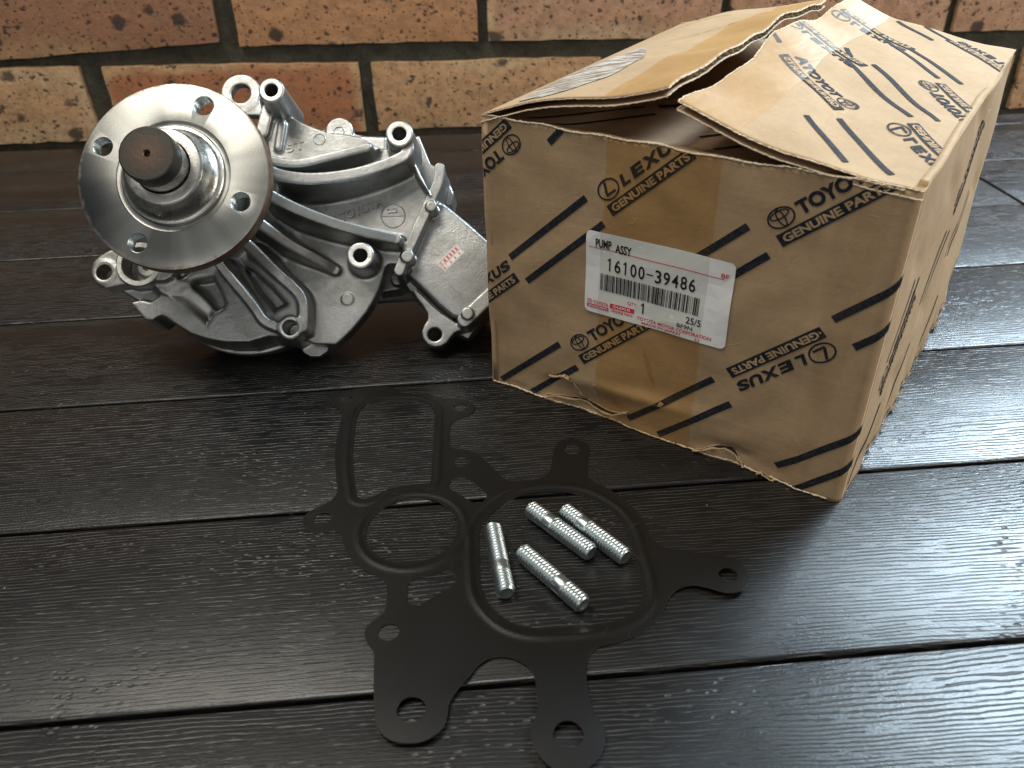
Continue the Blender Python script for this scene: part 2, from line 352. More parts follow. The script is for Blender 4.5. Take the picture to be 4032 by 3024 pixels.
for r in sorted(rows):
    for (x0, x1, k) in rows[r]:
        q = [(x0, zb(r, x0)), (x1, zb(r, x1)), (x1, zt(r, x1)), (x0, zt(r, x0))]
        if r == 1 and x0 == 5: q[0], q[1] = (5, 80), (243, 90)
        q = np.array(q)+np.random.uniform(-1.2, 1.2, (4, 2)); cx, cz = q.mean(0)
        bm = bmesh.new(); rng = random.Random(int(x0)*13+r)
        nx, nz = 14, 5; grid = {}
        rm = 3.0
        for iy, dep in ((0, 0.), (1, 100.)):
            for a in range(nx+1):
                for b in range(nz+1):
                    if iy == 1 and not (a in (0, nx) or b in (0, nz)): continue
                    u, v = a/nx, b/nz
                    p = (1-u)*(1-v)*q[0]+u*(1-v)*q[1]+u*v*q[2]+(1-u)*v*q[3]
                    ex = min(a, nx-a); ez = min(b, nz-b); j = .5
                    y = dep + (rng.uniform(.3, 1.6) if (iy == 0 and min(ex, ez) == 0) else rng.uniform(-.25, .25))
                    dx = rng.uniform(-j, j) if ex == 0 else 0; dz = rng.uniform(-.8, .8) if ez == 0 else 0
                    grid[iy, a, b] = bm.verts.new(((p[0]-cx+dx)/1000, y/1000, (p[1]-cz+dz)/1000))
        for a in range(nx):
            for b in range(nz): bm.faces.new((grid[0, a, b], grid[0, a+1, b], grid[0, a+1, b+1], grid[0, a, b+1]))
            for b in (0, nz): bm.faces.new((grid[0, a, b], grid[1, a, b], grid[1, a+1, b], grid[0, a+1, b]))
        for b in range(nz):
            for a in (0, nx): bm.faces.new((grid[0, a, b], grid[0, a, b+1], grid[1, a, b+1], grid[1, a, b]))
        ed = [e for e in bm.edges if len(e.link_faces) == 2 and e.calc_face_angle() > .9]
        bmesh.ops.bevel(bm, geom=ed, offset=.0016, segments=2, affect='EDGES', profile=.6, clamp_overlap=True)
        bmesh.ops.recalc_face_normals(bm, faces=bm.faces)
        link('brick', bm2me(bm, 'brick'), BR[k], wall, Matrix.Translation((cx/1000, random.uniform(0, .0012), cz/1000+.09)), smooth=40)
bm = bmesh.new(); bmesh.ops.create_grid(bm, x_segments=260, y_segments=60, size=.5)
for v in bm.verts:
    x, z = v.co.x*2.5+.47, v.co.y*.58+.21
    v.co = Vector((x, .0085+random.uniform(-.0006, .0006)+.001*math.sin(x*37)*math.sin(z*51), z))
link('mortar', bm2me(bm, 'mortar'), m_mortar(), wall, smooth=180)

# ------------------------------------------------------------------ cardboard box
BLp = V3(-.01082897, .38294187, 0); BYAW = math.radians(-34.4983)
bx, by = V3(math.cos(BYAW), math.sin(BYAW), 0), V3(-math.sin(BYAW), math.cos(BYAW), 0)
BW, BD, BH = .1916, .225, .1482
box = empty('cardboard_box', tuple(BLp), BYAW, label='opened brown cardboard parts box with lifted flaps and a white label', cat='box')
def bl(P): q = P-BLp; return np.array([q@bx, q@by, q[2]])
def front_px(x, y): return bl(hit(x, y, BLp, by))[[0, 2]]
RC = .0045
def wob(a, b, s):
    return math.sin(a*s+1.3*math.sin(b*s*.7))*math.sin(b*s*1.1+.9*math.sin(a*s*.6+2))
def Dfront(x, z):
    d = .0007*wob(x*1000, z*1000, .055)+.0004*wob(x*1000+40, z*1000+9, .13)
    c = .0035*math.exp(-((x-.060)/.026)**2-((z-.006)/.009)**2) + .0028*math.exp(-((x-.135)/.02)**2-((z-.004)/.008)**2)
    r = .0016*math.exp(-((z-(.020+.05*(x-.06)))/.0035)**2)*math.exp(-((x-.088)/.03)**2)
    e = .0009*math.exp(-((x-.172+.06*z)/.0035)**2)
    for (x0, z0, sx, sz, am) in ((.045, .013, .016, .006, .003), (.072, .011, .012, .005, .0028), (.139, .008, .013, .004, .0026), (.02, .002, .02, .003, .001)):
        q = 1-abs(x-x0)/sx-abs(z-z0)/sz
        if q > 0: d += am*q*(1 if z > z0 else .6)
    k = max(0., 1-z/.034); f = abs(math.sin(x*210+4*math.sin(z*160+x*40)))*abs(math.sin(z*260+3*math.sin(x*95)))
    return d + c - r - e*0.8 - .0016*k*k*(abs(((x*31+z*22+.3*math.sin(z*300)) % 1)-.5)+abs(((x*47-z*35) % 1)-.5)-.5)*(.25+.75*math.sin(x*33)**2)
def front3(x, z, o=0.0):           # drape: panel coordinates to box coordinates, o = distance proud of the board
    if x <= BW-RC: return Vector((x, Dfront(x, z)*min(1, (BW-RC-x)/.02)-o, z))
    a = (x-(BW-RC))/RC; return Vector((BW-RC+(RC+o)*math.sin(a), RC-(RC+o)*math.cos(a), z))
XMAX = BW-RC+RC*math.pi/2
def sheet(fn, x0, x1, y0, y1, nx, ny, name, mat, parent, thick=0, **k):
    v = []; f = []
    for j in range(ny+1):
        for i in range(nx+1): v.append(fn(x0+(x1-x0)*i/nx, y0+(y1-y0)*j/ny))
    for j in range(ny):
        for i in range(nx):
            a = j*(nx+1)+i; f.append((a, a+1, a+nx+2, a+nx+1))
    o = link(name, mesh(name, v, f), mat, parent, smooth=180, **k)
    if thick:
        md = o.modifiers.new('board', 'SOLIDIFY'); md.thickness = thick; md.offset = -1
    return o
def frontz(x): return BH + .0004*math.sin(x*90)+.0003*math.sin(x*230)
front = sheet(lambda x, t: front3(x, t*frontz(min(x, BW))), 0, XMAX, 0, 1, 110, 70, 'front_panel', M_CARD, box, .003)
def side3(y, z, o=0.0):
    y2 = RC+y
    d = .0008*wob(y*1000, z*1000+70, .045)+.0006*math.exp(-((z-.004)/.012)**2)*math.sin(y*190)+.0010*max(0, math.sin(z*95+y*30)*math.sin(y*61+z*22))**3-.0045*(y/BD)*(1-z/BH*.8)
    return Vector((BW+o-d*min(1, y/.02), y2, z))
side = sheet(lambda y, t: side3(y, t*(BH+.002+.002*y/BD)), 0, BD-RC, 0, 1, 90, 60, 'side_panel', M_CARD, box, .003)
sheet(lambda y, z: Vector((.0005+.0006*math.sin(y*40), BD-y, z)), 0, BD, 0, BH, 20, 10, 'side_panel', M_CARD, box, .003)
sheet(lambda x, z: Vector((BW-x, BD, z)), 0, BW, 0, BH+.003, 20, 10, 'back_panel', M_CARD, box, .003)
sheet(lambda x, y: Vector((x, y, .0025)), .003, BW-.003, .003, BD-.003, 8, 8, 'base_panel', M_CARDIN, box)

# ---- print engine : flat glyph meshes cut small and draped over the board
_tc = {}
def glyphs(body, bold=0.0, align='LEFT'):
    key = (body, bold, align)
    if key not in _tc:
        cu = bpy.data.curves.new('t', 'FONT'); cu.body = body; cu.size = 1; cu.align_x = align; cu.offset = bold; cu.resolution_u = 4
        cu.fill_mode = 'FRONT'
        o = bpy.data.objects.new('t', cu); COL.objects.link(o); dg = bpy.context.evaluated_depsgraph_get()
        me = bpy.data.meshes.new_from_object(o.evaluated_get(dg))
        v = np.array([p.co[:2] for p in me.vertices]).reshape(-1, 2); f = [tuple(p.vertices) for p in me.polygons]
        bpy.data.objects.remove(o); bpy.data.curves.remove(cu); bpy.data.meshes.remove(me)
        _tc[key] = (v, f)
    return _tc[key]
class Print:
    def __init__(s): s.v = []; s.f = []; s.T = np.eye(3); s.g = []
    def mark(s): s.g.append(len(s.f))
    def add(s, v, f):
        v = np.asarray(v, float); n = len(s.v)
        h = np.c_[v, np.ones(len(v))]@s.T.T
        s.v += [tuple(p[:2]) for p in h]; s.f += [tuple(i+n for i in q) for q in f]
    def frame(s, ox, oy, ang, sx=1.0, sy=None):
        sy = sx if sy is None else sy; c, d = math.cos(ang), math.sin(ang)
        s.T = np.array([[c*sx, -d*sy, ox], [d*sx, c*sy, oy], [0, 0, 1]]); return s
    def rect(s, x0, y0, x1, y1): s.add([(x0, y0), (x1, y0), (x1, y1), (x0, y1)], [(0, 1, 2, 3)])
    def line(s, a, b, w):
        a, b = np.array(a, float), np.array(b, float); d = (b-a)/np.linalg.norm(b-a); n = np.array([-d[1], d[0]])*w/2
        s.add([a-n, b-n, b+n, a+n], [(0, 1, 2, 3)])
    def text(s, body, x, y, w, h, bold=0.02, slant=0.0):
        v, f = glyphs(body, bold); mn, mx = v.min(0), v.max(0)
        u = (v-mn)/(mx-mn)*[w, h]; u[:, 0] += u[:, 1]*slant; s.add(u+[x, y], f)
    def ring(s, cx, cy, rx, ry, w, rot=0, n=40, a0=0, a1=2*math.pi):
        v = []; f = []; full = abs(a1-a0-2*math.pi) < 1e-6
        for i in range(n+1):
            a = a0+(a1-a0)*i/n
            for k in (-.5, .5):
                px, py = (rx+k*w)*math.cos(a), (ry+k*w)*math.sin(a)
                v.append((cx+px*math.cos(rot)-py*math.sin(rot), cy+px*math.sin(rot)+py*math.cos(rot)))
        for i in range(n): f.append((2*i, 2*i+1, 2*i+3, 2*i+2))
        s.add(v, f)
    def split(s, name, *a, **k):
        g = s.g+[len(s.f)]; F, out = s.f, []
        for i in range(len(g)-1):
            if g[i+1] > g[i]:
                q = Print(); q.v = s.v; fs = F[g[i]:g[i+1]]; u = sorted({x for t in fs for x in t}); m = {x: y for y, x in enumerate(u)}
                q.v = [s.v[x] for x in u]; q.f = [tuple(m[x] for x in t) for t in fs]
                nm = name if (name != 'printed_logo' or len(fs) > 1) else 'printed_line'
                out.append(q.build(nm, *a, **k))
        return out
    def build(s, name, mat, parent, fn, o, clip=None, step=.005, **k):
        bm = bmesh.new(); vs = [bm.verts.new((p[0], p[1], 0)) for p in s.v]
        for q in s.f:
            try: bm.faces.new([vs[i] for i in q])
            except ValueError: pass
        for fc in bm.faces:
            if fc.normal.z < 0: pass
        def cut(p, n, ci=False, co=False):
            bmesh.ops.bisect_plane(bm, geom=bm.verts[:]+bm.edges[:]+bm.faces[:], plane_co=p, plane_no=n, clear_inner=ci, clear_outer=co, dist=1e-7)
        if clip:
            cut((clip[0], 0, 0), (1, 0, 0), ci=True); cut((clip[1], 0, 0), (1, 0, 0), co=True)
            cut((0, clip[2], 0), (0, 1, 0), ci=True); cut((0, clip[3], 0), (0, 1, 0), co=True)
        if step and len(bm.verts):
            a = np.array([v.co[:2] for v in bm.verts]); mn, mx = a.min(0), a.max(0)
            for ax in (0, 1):
                t = math.ceil(mn[ax]/step)*step
                while t < mx[ax]:
                    st = step if not (ax == 0 and fn is front3 and t > BW-RC-step) else .0008
                    cut((t, 0, 0) if ax == 0 else (0, t, 0), (1, 0, 0) if ax == 0 else (0, 1, 0)); t += st
        if not bm.faces: bm.free(); return None
        for v in bm.verts: v.co = fn(v.co.x, v.co.y, o)
        return link(name, bm2me(bm, name), mat, parent, **k)
def emblem_t(p, cx, cy, r):
    w = r*.16
    p.ring(cx, cy, r*1.18, r*.86, w); p.ring(cx, cy+r*.28, r*.86, r*.33, w*.85); p.ring(cx, cy-r*.02, r*.30, r*.78, w*.85)
def emblem_l(p, cx, cy, r):
    p.ring(cx, cy, r*1.12, r*.86, r*.17)
    p.line((cx+.02*r, cy+.72*r), (cx-.42*r, cy-.36*r), r*.26); p.line((cx-.5*r, cy-.40*r), (cx+.62*r, cy-.40*r), r*.22)
def logo(ink, tan, ox, oy, ang, kind, sc=.001, L=49.0):
    ink.mark(); tan.mark()
    for q in (ink, tan): q.frame(ox, oy, ang, sc)
    ink.rect(0, 0, L, 5.4)
    tan.text('GENUINE PARTS', 2.0, 1.0, L-4.2, 3.5, .035)
    if kind == 'T':
        emblem_t(ink, 6, 10.9, 4.7); ink.text('TOYOTA', 13.3, 7.8, 34, 6.0, .05)
    else:
        emblem_l(ink, 5.6, 10.9, 5.0)
        for ch, x0, w in (('L', 12.6, 4.8), ('E', 19.4, 6.6), ('X', 26.6, 8.4), ('U', 35.0, 6.8), ('S', 42.2, 6.6)): ink.text(ch, x0, 7.8, w, 5.1, .05, .25)
    for q in (ink, tan): q.T = np.eye(3)
A42 = math.radians(42)
ink, tan = Print(), Print()
mm = .001
def L_(p, a, b, w=3.3): p.mark(); p.line((a[0]*mm, a[1]*mm), (b[0]*mm, b[1]*mm), w*mm)
for a, b in (((14.5, 80), (56.2, 119.1)), ((24.5, 69.5), (66, 109)), ((95, 88), (131.4, 122.1)), ((110, 82), (141.3, 111.6)),
             ((6, 3), (43.8, 38.6)), ((25.6, 1.4), (54.4, 28.1)), ((84, 6), (125.5, 45.1)), ((101.1, 2.8), (135.3, 34.9)),
             ((171.3, 90.5), (200, 118)), ((181.5, 80.6), (200, 98)), ((160.6, 8.9), (200, 47)), ((170.8, 0), (200, 29)), ((36.5, 141), (45, 150))):
    L_(ink, a, b)
logo(ink, tan, .0705, .1135, A42, 'L'); logo(ink, tan, .1463, .1161, math.radians(40.5), 'T')
logo(ink, tan, .0584, .0314, A42, 'T'); logo(ink, tan, .1668, .0862, math.radians(222.5), 'L')
logo(ink, tan, -.0159, .0357, A42, 'L'); logo(ink, tan, .0136, .1491, A42+math.pi, 'T')
CL = (.0004, XMAX, .0006, BH-.0002)
ink.split('printed_logo', M_INK, front, front3, .00022, CL)
tan.split('unprinted_lettering', M_TAN, front, front3, .00036, CL)
# tape down the middle and its darker edge strip near the right corner
sheet(lambda x, t: front3(x, t*frontz(x), .00052), .0655, .1175, .004, .999, 30, 60, 'packing_tape', M_TAPE, box, label='amber tape band down the front under the label')
sheet(lambda x, t: front3(x-.0095*(1-t), t*(BH-.001), .00040), .1722, .1842, .01, .99, 8, 40, 'packing_tape', M_CLEAR, box)
sheet(lambda x, t: front3(x, t*(BH-.001), .00030), .0035, .0125, .01, .97, 6, 30, 'packing_tape', M_CLEAR, box)
# white label
LT = np.array([front_px(2318, 903), front_px(2910, 1030), front_px(2850, 1387), front_px(2298, 1212)])
LW, LH = .0715, .0420; lo = np.array([.0577, .0628]); lang = math.radians(.1)
def lab3(u, v, o):
    x = lo[0]+u*math.cos(lang)-v*math.sin(lang); z = lo[1]+u*math.sin(lang)+v*math.cos(lang); return front3(x, z, .0006+o)
pl = Print(); n = 8; rc = .0026; pts = []
for (cx, cy, a0) in ((LW-rc, rc, -90), (LW-rc, LH-rc, 0), (rc, LH-rc, 90), (rc, rc, 180)):
    for k in range(n+1):
        a = math.radians(a0+90*k/n); pts.append((cx+rc*math.cos(a), cy+rc*math.sin(a)))
pl.add(pts, [tuple(range(len(pts)))])
label = pl.build('shipping_label', M_WHITE, box, lab3, 0, step=.006, label='white paper parts label with black barcode and red print')
red, blk, gry, wht = Print(), Print(), Print(), Print()
def LP(p, fn, *a, **k):
    p.frame(0, 0, 0, .001); fn(*a, **k); p.T = np.eye(3)
LP(red, red.line, (1.4, 34.0), (67.5, 33.5), .34); LP(red, red.text, 'BF', 65.6, 34.1, 3.6, 2.1, .02)
LP(blk, blk.text, 'PUMP', 5.0, 34.3, 7.9, 4.4, .03); LP(blk, blk.text, 'ASSY', 14.8, 33.4, 8.2, 4.4, .03)
xx = 10.6
for ch in '16100-39486':
    if ch == '-': LP(blk, blk.rect, xx+.3, 26.6, xx+3.6, 27.2); xx += 4.2
    elif ch == '1': LP(blk, blk.rect, xx+1.5, 23.6, xx+2.2, 30.1); LP(blk, blk.line, (xx+.7, 28.6), (xx+2.0, 29.9), .6); xx += 4.0
    else: LP(blk, blk.text, ch, xx+.3, 23.6, 3.1, 6.5, .012); xx += 4.05
rb = random.Random(39486); xx = 8.0
while xx < 57.3:
    w_ = rb.choice((.22, .22, .3, .66)); LP(blk, blk.rect, xx, 13.0, xx+w_, 21.6); xx += w_+rb.choice((.25, .28, .3, .62))
LP(red, emblem_t, red, 2.8, 6.0, 1.15); LP(red, red.text, 'TOYOTA', 4.7, 4.9, 8.0, 1.9, .02); LP(red, red.rect, 1.4, 2.8, 12.9, 4.5)
LP(wht, wht.text, 'GENUINE PARTS', 2.0, 3.15, 10.2, 1.0, .01); LP(red, red.rect, 13.6, 4.9, 26.2, 7.2); LP(wht, wht.text, 'LEXUS', 17.5, 5.5, 6.6, 1.2, .01)
LP(wht, emblem_l, wht, 16.2, 6.1, .8); LP(red, red.text, 'GENUINE PARTS', 14.2, 3.0, 11.4, 1.3, .02); LP(red, red.text, 'QTY:', 22.4, 8.4, 5.0, 2.0, .015)
LP(blk, blk.rect, 30.2, 6.2, 30.9, 11.7); LP(blk, blk.line, (29.4, 10.2), (30.7, 11.5), .6); LP(red, red.text, 'TOYOTA MOTOR CORPORATION', 27.8, 2.6, 37.0, 1.7, .02)
LP(red, red.text, 'MADE IN JAPAN', 30.4, .5, 19.6, 1.6, .02); LP(blk, blk.text, '25/5', 52.0, 8.0, 7.2, 3.4, .012)
LP(blk, blk.text, 'BF9N', 48.0, 5.0, 7.6, 2.0, .01); LP(red, red.text, '23', 57.0, .5, 2.4, 1.2, .015)
LP(gry, gry.rect, 7.2, .15, 59.6, LH*1000-.15)
gry.build('taped_label_area', M_GREY, label, lab3, .00007, step=.006)
red.build('red_lettering', M_RED, label, lab3, .00020, step=.006)
blk.build('black_lettering', M_BLK, label, lab3, .00028, step=.006)
wht.build('white_lettering', M_WHITE, label, lab3, .00032, step=.006)
# side panel print (strongly foreshortened)
ink, tan = Print(), Print()
for (ox, oz, kd) in ((.03, .040, 'L'), (.12, .095, 'T')):
    logo(ink, tan, ox, oz, math.radians(-42+90 if 0 else 44), kd)
for k in range(4):
    o = k*62.0
    L_(ink, (o-40, 62), (o-12, 90), 2.2); L_(ink, (o-28, 58), (o, 86), 2.2); L_(ink, (o+4, 6), (o+34, 34), 2.2)
CS = (.001, BD-RC-.002, .001, BH-.001)
ink.split('printed_logo', M_INK, side, side3, .00022, CS); tan.split('unprinted_lettering', M_TAN, side, side3, .00036, CS)

# ---- flaps: two liners with a fluted core between them
def poly_at(P, t):
    P = np.array(P, float); seg = np.linalg.norm(np.diff(P, axis=0), axis=1); cum = np.r_[0, np.cumsum(seg)]
    t = np.clip(t, 0, 1)*cum[-1]; i = min(len(seg)-1, int(np.searchsorted(cum, t, side='right')-1)); u = (t-cum[i])/seg[i]
    return P[i]*(1-u)+P[i+1]*u
def soft_poly(P, t, w=.05): return (poly_at(P, t-w)+poly_at(P, t+w)+2*poly_at(P, t))/4 if w < t < 1-w else poly_at(P, t)
FRf = [(.1920, .1482), (.1697, .1500), (.1418, .1539), (.0976, .1648)]
FRb = [(.1925, .1530), (.1633, .1573), (.1295, .1628), (.1020, .1722)]
FLf = [(.0000, .1482), (.0233, .1568), (.0667, .1657), (.0930, .1728)]
FLb = [(.0000, .1500), (.0260, .1590), (.0620, .1660), (.0885, .1712)]
def flap(Pf, Pb, sgn, seed):
    def fn(s, t, o=0.0):          # s along the hinge (m), t across 0..1, o proud of the upper liner
        u = s/BD; p = soft_poly(Pf, t)*(1-u)+soft_poly(Pb, t)*u
        e = .0012*math.sin(s*55+seed)*t*t+.0007*math.sin(s*140+seed*2+t*3)*t
        w = .0010*wob(s*1000+seed*20, t*96+seed*9, .06)*min(1, t*6)
        sag = (.0045*math.sin(math.pi*u)*t if sgn < 0 else .002*math.sin(math.pi*u)*t)
        return Vector((p[0]+sgn*(.0015*math.sin(s*48+seed))*t, s, p[1]+e+w+sag+o))
    return fn
fR, fL = flap(FRf, FRb, -1, 2.0), flap(FLf, FLb, 1, 5.0)
TH = .0033
def make_flap(fn, hinge_z, name, lab):
    root = sheet(lambda s, t: fn(s, t), 0, BD, 0, 1, 90, 60, name, M_CARD, box, .00035, label=lab)
    sheet(lambda s, t: fn(s, t)-Vector((0, 0, TH)), 0, BD, 0.01, 1, 90, 40, 'inner_liner', M_CARDIN, root, .00035)
    v = []; f = []; n = 560; m = 14
    for i in range(n+1):
        s = .022+(BD-.026)*i/n
        for j in range(m+1):
            t = .02+.979*j/m; p = fn(s, t); v.append((p[0], p[1], p[2]-TH/2+(TH/2-.0004)*math.sin(s*2*math.pi/.0078)))
    for i in range(n):
        for j in range(m): a = i*(m+1)+j; f.append((a, a+m+1, a+m+2, a+1))
    link('fluting', mesh('fluting', v, f), M_FRAY, root, smooth=180)
    return root
FR = make_flap(fR, 0, 'outer_flap', 'right outer flap lifted toward the opening'); FL = make_flap(fL, 0, 'outer_flap', 'left outer flap lifted with corrugated free edge')
def flap_px(Pf, Pb, sgn):
    a = V3(Pf[0][0], 0, Pf[0][1]); b = V3(Pb[0][0], BD, Pb[0][1]); c = V3(Pf[-1][0], 0, Pf[-1][1]); d = V3(Pb[-1][0], BD, Pb[-1][1])
    o = (a+b)/2; e2 = (c+d)/2-o; e1 = b-a; n = np.cross(e1, e2); n /= np.linalg.norm(n); nw = n[0]*bx+n[1]*by+n[2]*V3(0, 0, 1)
    P0 = BLp+o[0]*bx+o[1]*by+V3(0, 0, o[2]+.001); L = np.linalg.norm(e2)
    def g(x, y):
        q = bl(hit(x, y, P0, nw))-o; return np.array([q[1]+BD/2, (q@e2)/L**2*.096])
    return g
gR = flap_px(FRf, FRb, -1); k2 = .5425
def r2(x, y): return gR(2832+k2*x, k2*y)
ink, tan = Print(), Print()
def ln(p, a, b, w=.0026): p.mark(); p.line(a, b, w)
for a, b in (((655, 790), (960, 1110)), ((890, 808), (1280, 1215)), ((950, 430), (1405, 832)), ((1145, 458), (1600, 870)), ((1210, 255), (1610, 550)),
             ((1345, 280), (1775, 590)), ((1305, 110), (1550, 270)), ((1475, 140), (1830, 350)), ((358, 300), (445, 382)), ((945, 345), (985, 400))):
    ln(ink, r2(*a), r2(*b))
def lg(a, b, kd):
    A, B = r2(*a), r2(*b); d = B-A; logo(ink, tan, A[0], A[1], math.atan2(d[1], d[0]), kd, .001)
# on this flap the glyph plane is (s, t); keep the lettering unmirrored by swapping handedness
class MP(Print): pass
def lgm(a, b, kd, L=49.0):
    A, B = r2(*a), r2(*b); d = B-A; ang = math.atan2(d[1], d[0])
    i2, t2 = Print(), Print(); logo(i2, t2, 0, 0, 0, kd)
    for src, dst in ((i2, ink), (t2, tan)):
        dst.mark()
        v = np.array(src.v); v[:, 1] *= -1
        c, s_ = math.cos(ang), math.sin(ang); R = np.array([[c, -s_], [s_, c]])
        dst.add(v@R.T+A, src.f)
lgm((850, 755), (430, 430), 'T'); lgm((605, 205), (970, 395), 'L'); lgm((1455, 885), (1700, 1130), 'L'); lgm((1660, 595), (1905, 825), 'T')
lgm((880, 90), (1260, 245), 'L'); lgm((2060, 520), (1800, 360), 'L')
fr3 = lambda s, t, o=0: fR(s, t/.096, o)
CF_ = (.0008, BD-.001, .0008, .0952)
ink.split('printed_logo', M_INK, FR, fr3, .00030, CF_); tan.split('unprinted_lettering', M_TAN, FR, fr3, .00045, CF_)
sheet(lambda s, t: fr3(s, t, .0006), .001, BD-.002, .0700, .0955, 60, 14, 'packing_tape', M_TAPE, FR)
# left flap print, tape and torn label remains
ink, tan = Print(), Print()
for (s0, t0, kd) in ((.03, .012, 'L'), (.12, .03, 'T'), (.17, .008, 'L')):
    logo(ink, tan, s0, t0, math.radians(48), kd)
for k in range(7): L_(ink, (k*30, 52), (k*30+22, 78)); L_(ink, (k*30+12, 50), (k*30+34, 76))
fl3 = lambda s, t, o=0: fL(s, t/.096, o)
ink.split('printed_logo', M_INK, FL, fl3, .00030, CF_); tan.split('unprinted_lettering', M_TAN, FL, fl3, .00045, CF_)
sheet(lambda s, t: fl3(s, t, .0006), .001, BD-.002, .0660, .0955, 60, 14, 'packing_tape', M_TAPE, FL)
m_torn = NT('torn_label_remains'); _n = m_torn.n('TexNoise', {'Vector': m_torn.mapc((60, 420, 60)), 'Scale': 1.0, 'Detail': 4.0, 'Roughness': .7}).outputs['Fac']
m_torn.set(base=m_torn.mix(m_torn.ramp(_n, [(.47, 0), (.53, 1)]), (.20, .15, .11), (.52, .48, .42)), rough=.45)
gL = flap_px(FLf, FLb, 1)
tp = [(.010, .014), (.03, .009), (.06, .012), (.085, .020), (.118, .026), (.098, .040), (.07, .047), (.045, .050), (.028, .046), (.014, .040), (.006, .028)]
pt = Print(); pp_ = chaikin(tp, 1); pp_ = pp_+np.random.uniform(-.0012, .0012, pp_.shape); pt.add(pp_, [tuple(range(len(pp_)))])
pt.build('torn_label_remains', m_torn.m, FL, fl3, .0007, label='whitish torn sticker remains')
# inner flaps
def inner3(x, t, o=0):
    return Vector((.004+x, .0015+t, BH-.0012-.0035*smooth01(0, .02, t)-.004*(t/.1)**2 + .004*math.sin(math.pi*x/BW)*t/.1+o + .0004*wob(x*1000, t*1000, .09)))
IF = sheet(lambda x, t: inner3(x, t), 0, BW-.008, 0, .098, 60, 36, 'inner_flap', M_CARDIN, box, .003)
sheet(lambda x, t: Vector((.004+x, BD-.003-t, BH-.003-.20*t)), 0, BW-.008, 0, .09, 10, 10, 'inner_flap', M_CARDIN, box, .003)
def i2(x, y):
    q = bl(hit(1800+k2*x, k2*y, BLp+V3(0, 0, BH-.004), V3(0, 0, 1))); return np.array([q[0]-.004, q[1]-.0015])
ink = Print()
for a, b in (((510, 858), (1365, 775)), ((640, 912), (1440, 835)), ((1760, 1000), (2350, 945)), ((1860, 1085), (2450, 1030))): ln(ink, i2(*a), i2(*b), .0024)
A, B = i2(1465, 775), i2(2150, 745); ink.mark(); ink.line(A, B, .006)
ink.split('printed_logo', M_INK, IF, inner3, .0003, (.001, BW-.01, .001, .096))
def frayed(pts, name, parent, rad=.0004, mat=None):
    v = []; f = []; n = len(pts)
    for i, p in enumerate(pts):
        r = rad*random.uniform(.5, 1.35); j = Vector([random.uniform(-1, 1)*rad*.45 for _ in range(3)])
        d = (pts[min(n-1, i+1)]-pts[max(0, i-1)]).normalized(); a = d.orthogonal().normalized(); b = d.cross(a)
        for q in range(5): t = 2*math.pi*q/5; v.append(p+j+r*(a*math.cos(t)+b*math.sin(t)))
    for i in range(n-1):
        for q in range(5): f.append((i*5+q, i*5+(q+1) % 5, i*5+5+(q+1) % 5, i*5+5+q))
    link(name, mesh(name, v, f), mat or M_FRAY, parent, smooth=180)
for fn_, rt_ in ((fR, FR), (fL, FL)):
    frayed([fn_(BD*i/230, 1.0)-Vector((0, 0, .0002)) for i in range(231)], 'frayed_edge', rt_)
    frayed([fn_(BD*i/230, 1.0)-Vector((0, 0, TH)) for i in range(231)], 'frayed_edge', rt_, .00035)
    frayed([fn_(0, i/100)-Vector((0, 0, .0002)) for i in range(101)], 'frayed_edge', rt_, .00028)
    frayed([fn_(0, i/100)-Vector((0, .0002, TH)) for i in range(101)], 'frayed_edge', rt_, .00035)
frayed([front3(.001+i*.0009, frontz(.001+i*.0009)) for i in range(206)], 'frayed_edge', front, .0005)
frayed([front3(.001+i*.0009, .0008) for i in range(206)], 'frayed_edge', front, .0005)
# torn lower edge: peeled paper tongues
M_GAP = m_plain('shadowed_tear', (.035, .022, .015), .9)  # flat dark colour painted in for the shade inside open tears
def tongue(pts, lift, mat=M_FRAY, name='torn_paper'):
    p = np.array(pts); n_ = len(p); h = n_//2; v = [front3(a[0]*mm, max(a[1], .3)*mm, .0005) for a in p]
    link(name, mesh(name, v, [(i, i+1, n_-2-i, n_-1-i) for i in range(h-1)]), mat, front, smooth=180)
def CR_(x, y): q = front_px(1800+.7233*x, 1300+.7233*y); return q*1000
def crack(px, w=1.0, lip=1.0):
    p = chaikin(np.array([CR_(*a) for a in px]), 1, closed=False); n = len(p)
    p[1:-1] += np.random.uniform(-.45, .45, p[1:-1].shape)
    wd = w*np.sin(np.linspace(.05, math.pi-.05, n))*np.random.uniform(.5, 1.2, n)
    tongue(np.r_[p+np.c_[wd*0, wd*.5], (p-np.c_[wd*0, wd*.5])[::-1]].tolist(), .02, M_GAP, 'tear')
    frayed([front3(a[0]*mm, max(.3, a[1]-b*.55)*mm, .0008+lip*.0007*random.random()) for a, b in zip(p, wd)], 'torn_paper', front, .0007, M_CARD)
    frayed([front3(a[0]*mm, max(.3, a[1]+b*.55)*mm, .0005) for a, b in zip(p, wd)], 'torn_paper', front, .0004, M_CARD)
def chaikin_off(p): return p
crack(((480, 350), (540, 362), (620, 377), (675, 388), (700, 402), (780, 452), (860, 462), (930, 450)), 1.9, 2)
crack(((560, 250), (600, 243), (635, 285), (660, 335), (690, 385)), .5, 1.2)
crack(((500, 245), (560, 250), (600, 243)), .25, .4)
crack(((1285, 655), (1350, 655), (1400, 641), (1470, 652), (1520, 700), (1550, 752)), 1.6, 1.6)
crack(((1630, 782), (1660, 775), (1690, 800), (1725, 818)), 1.2, 1.2)
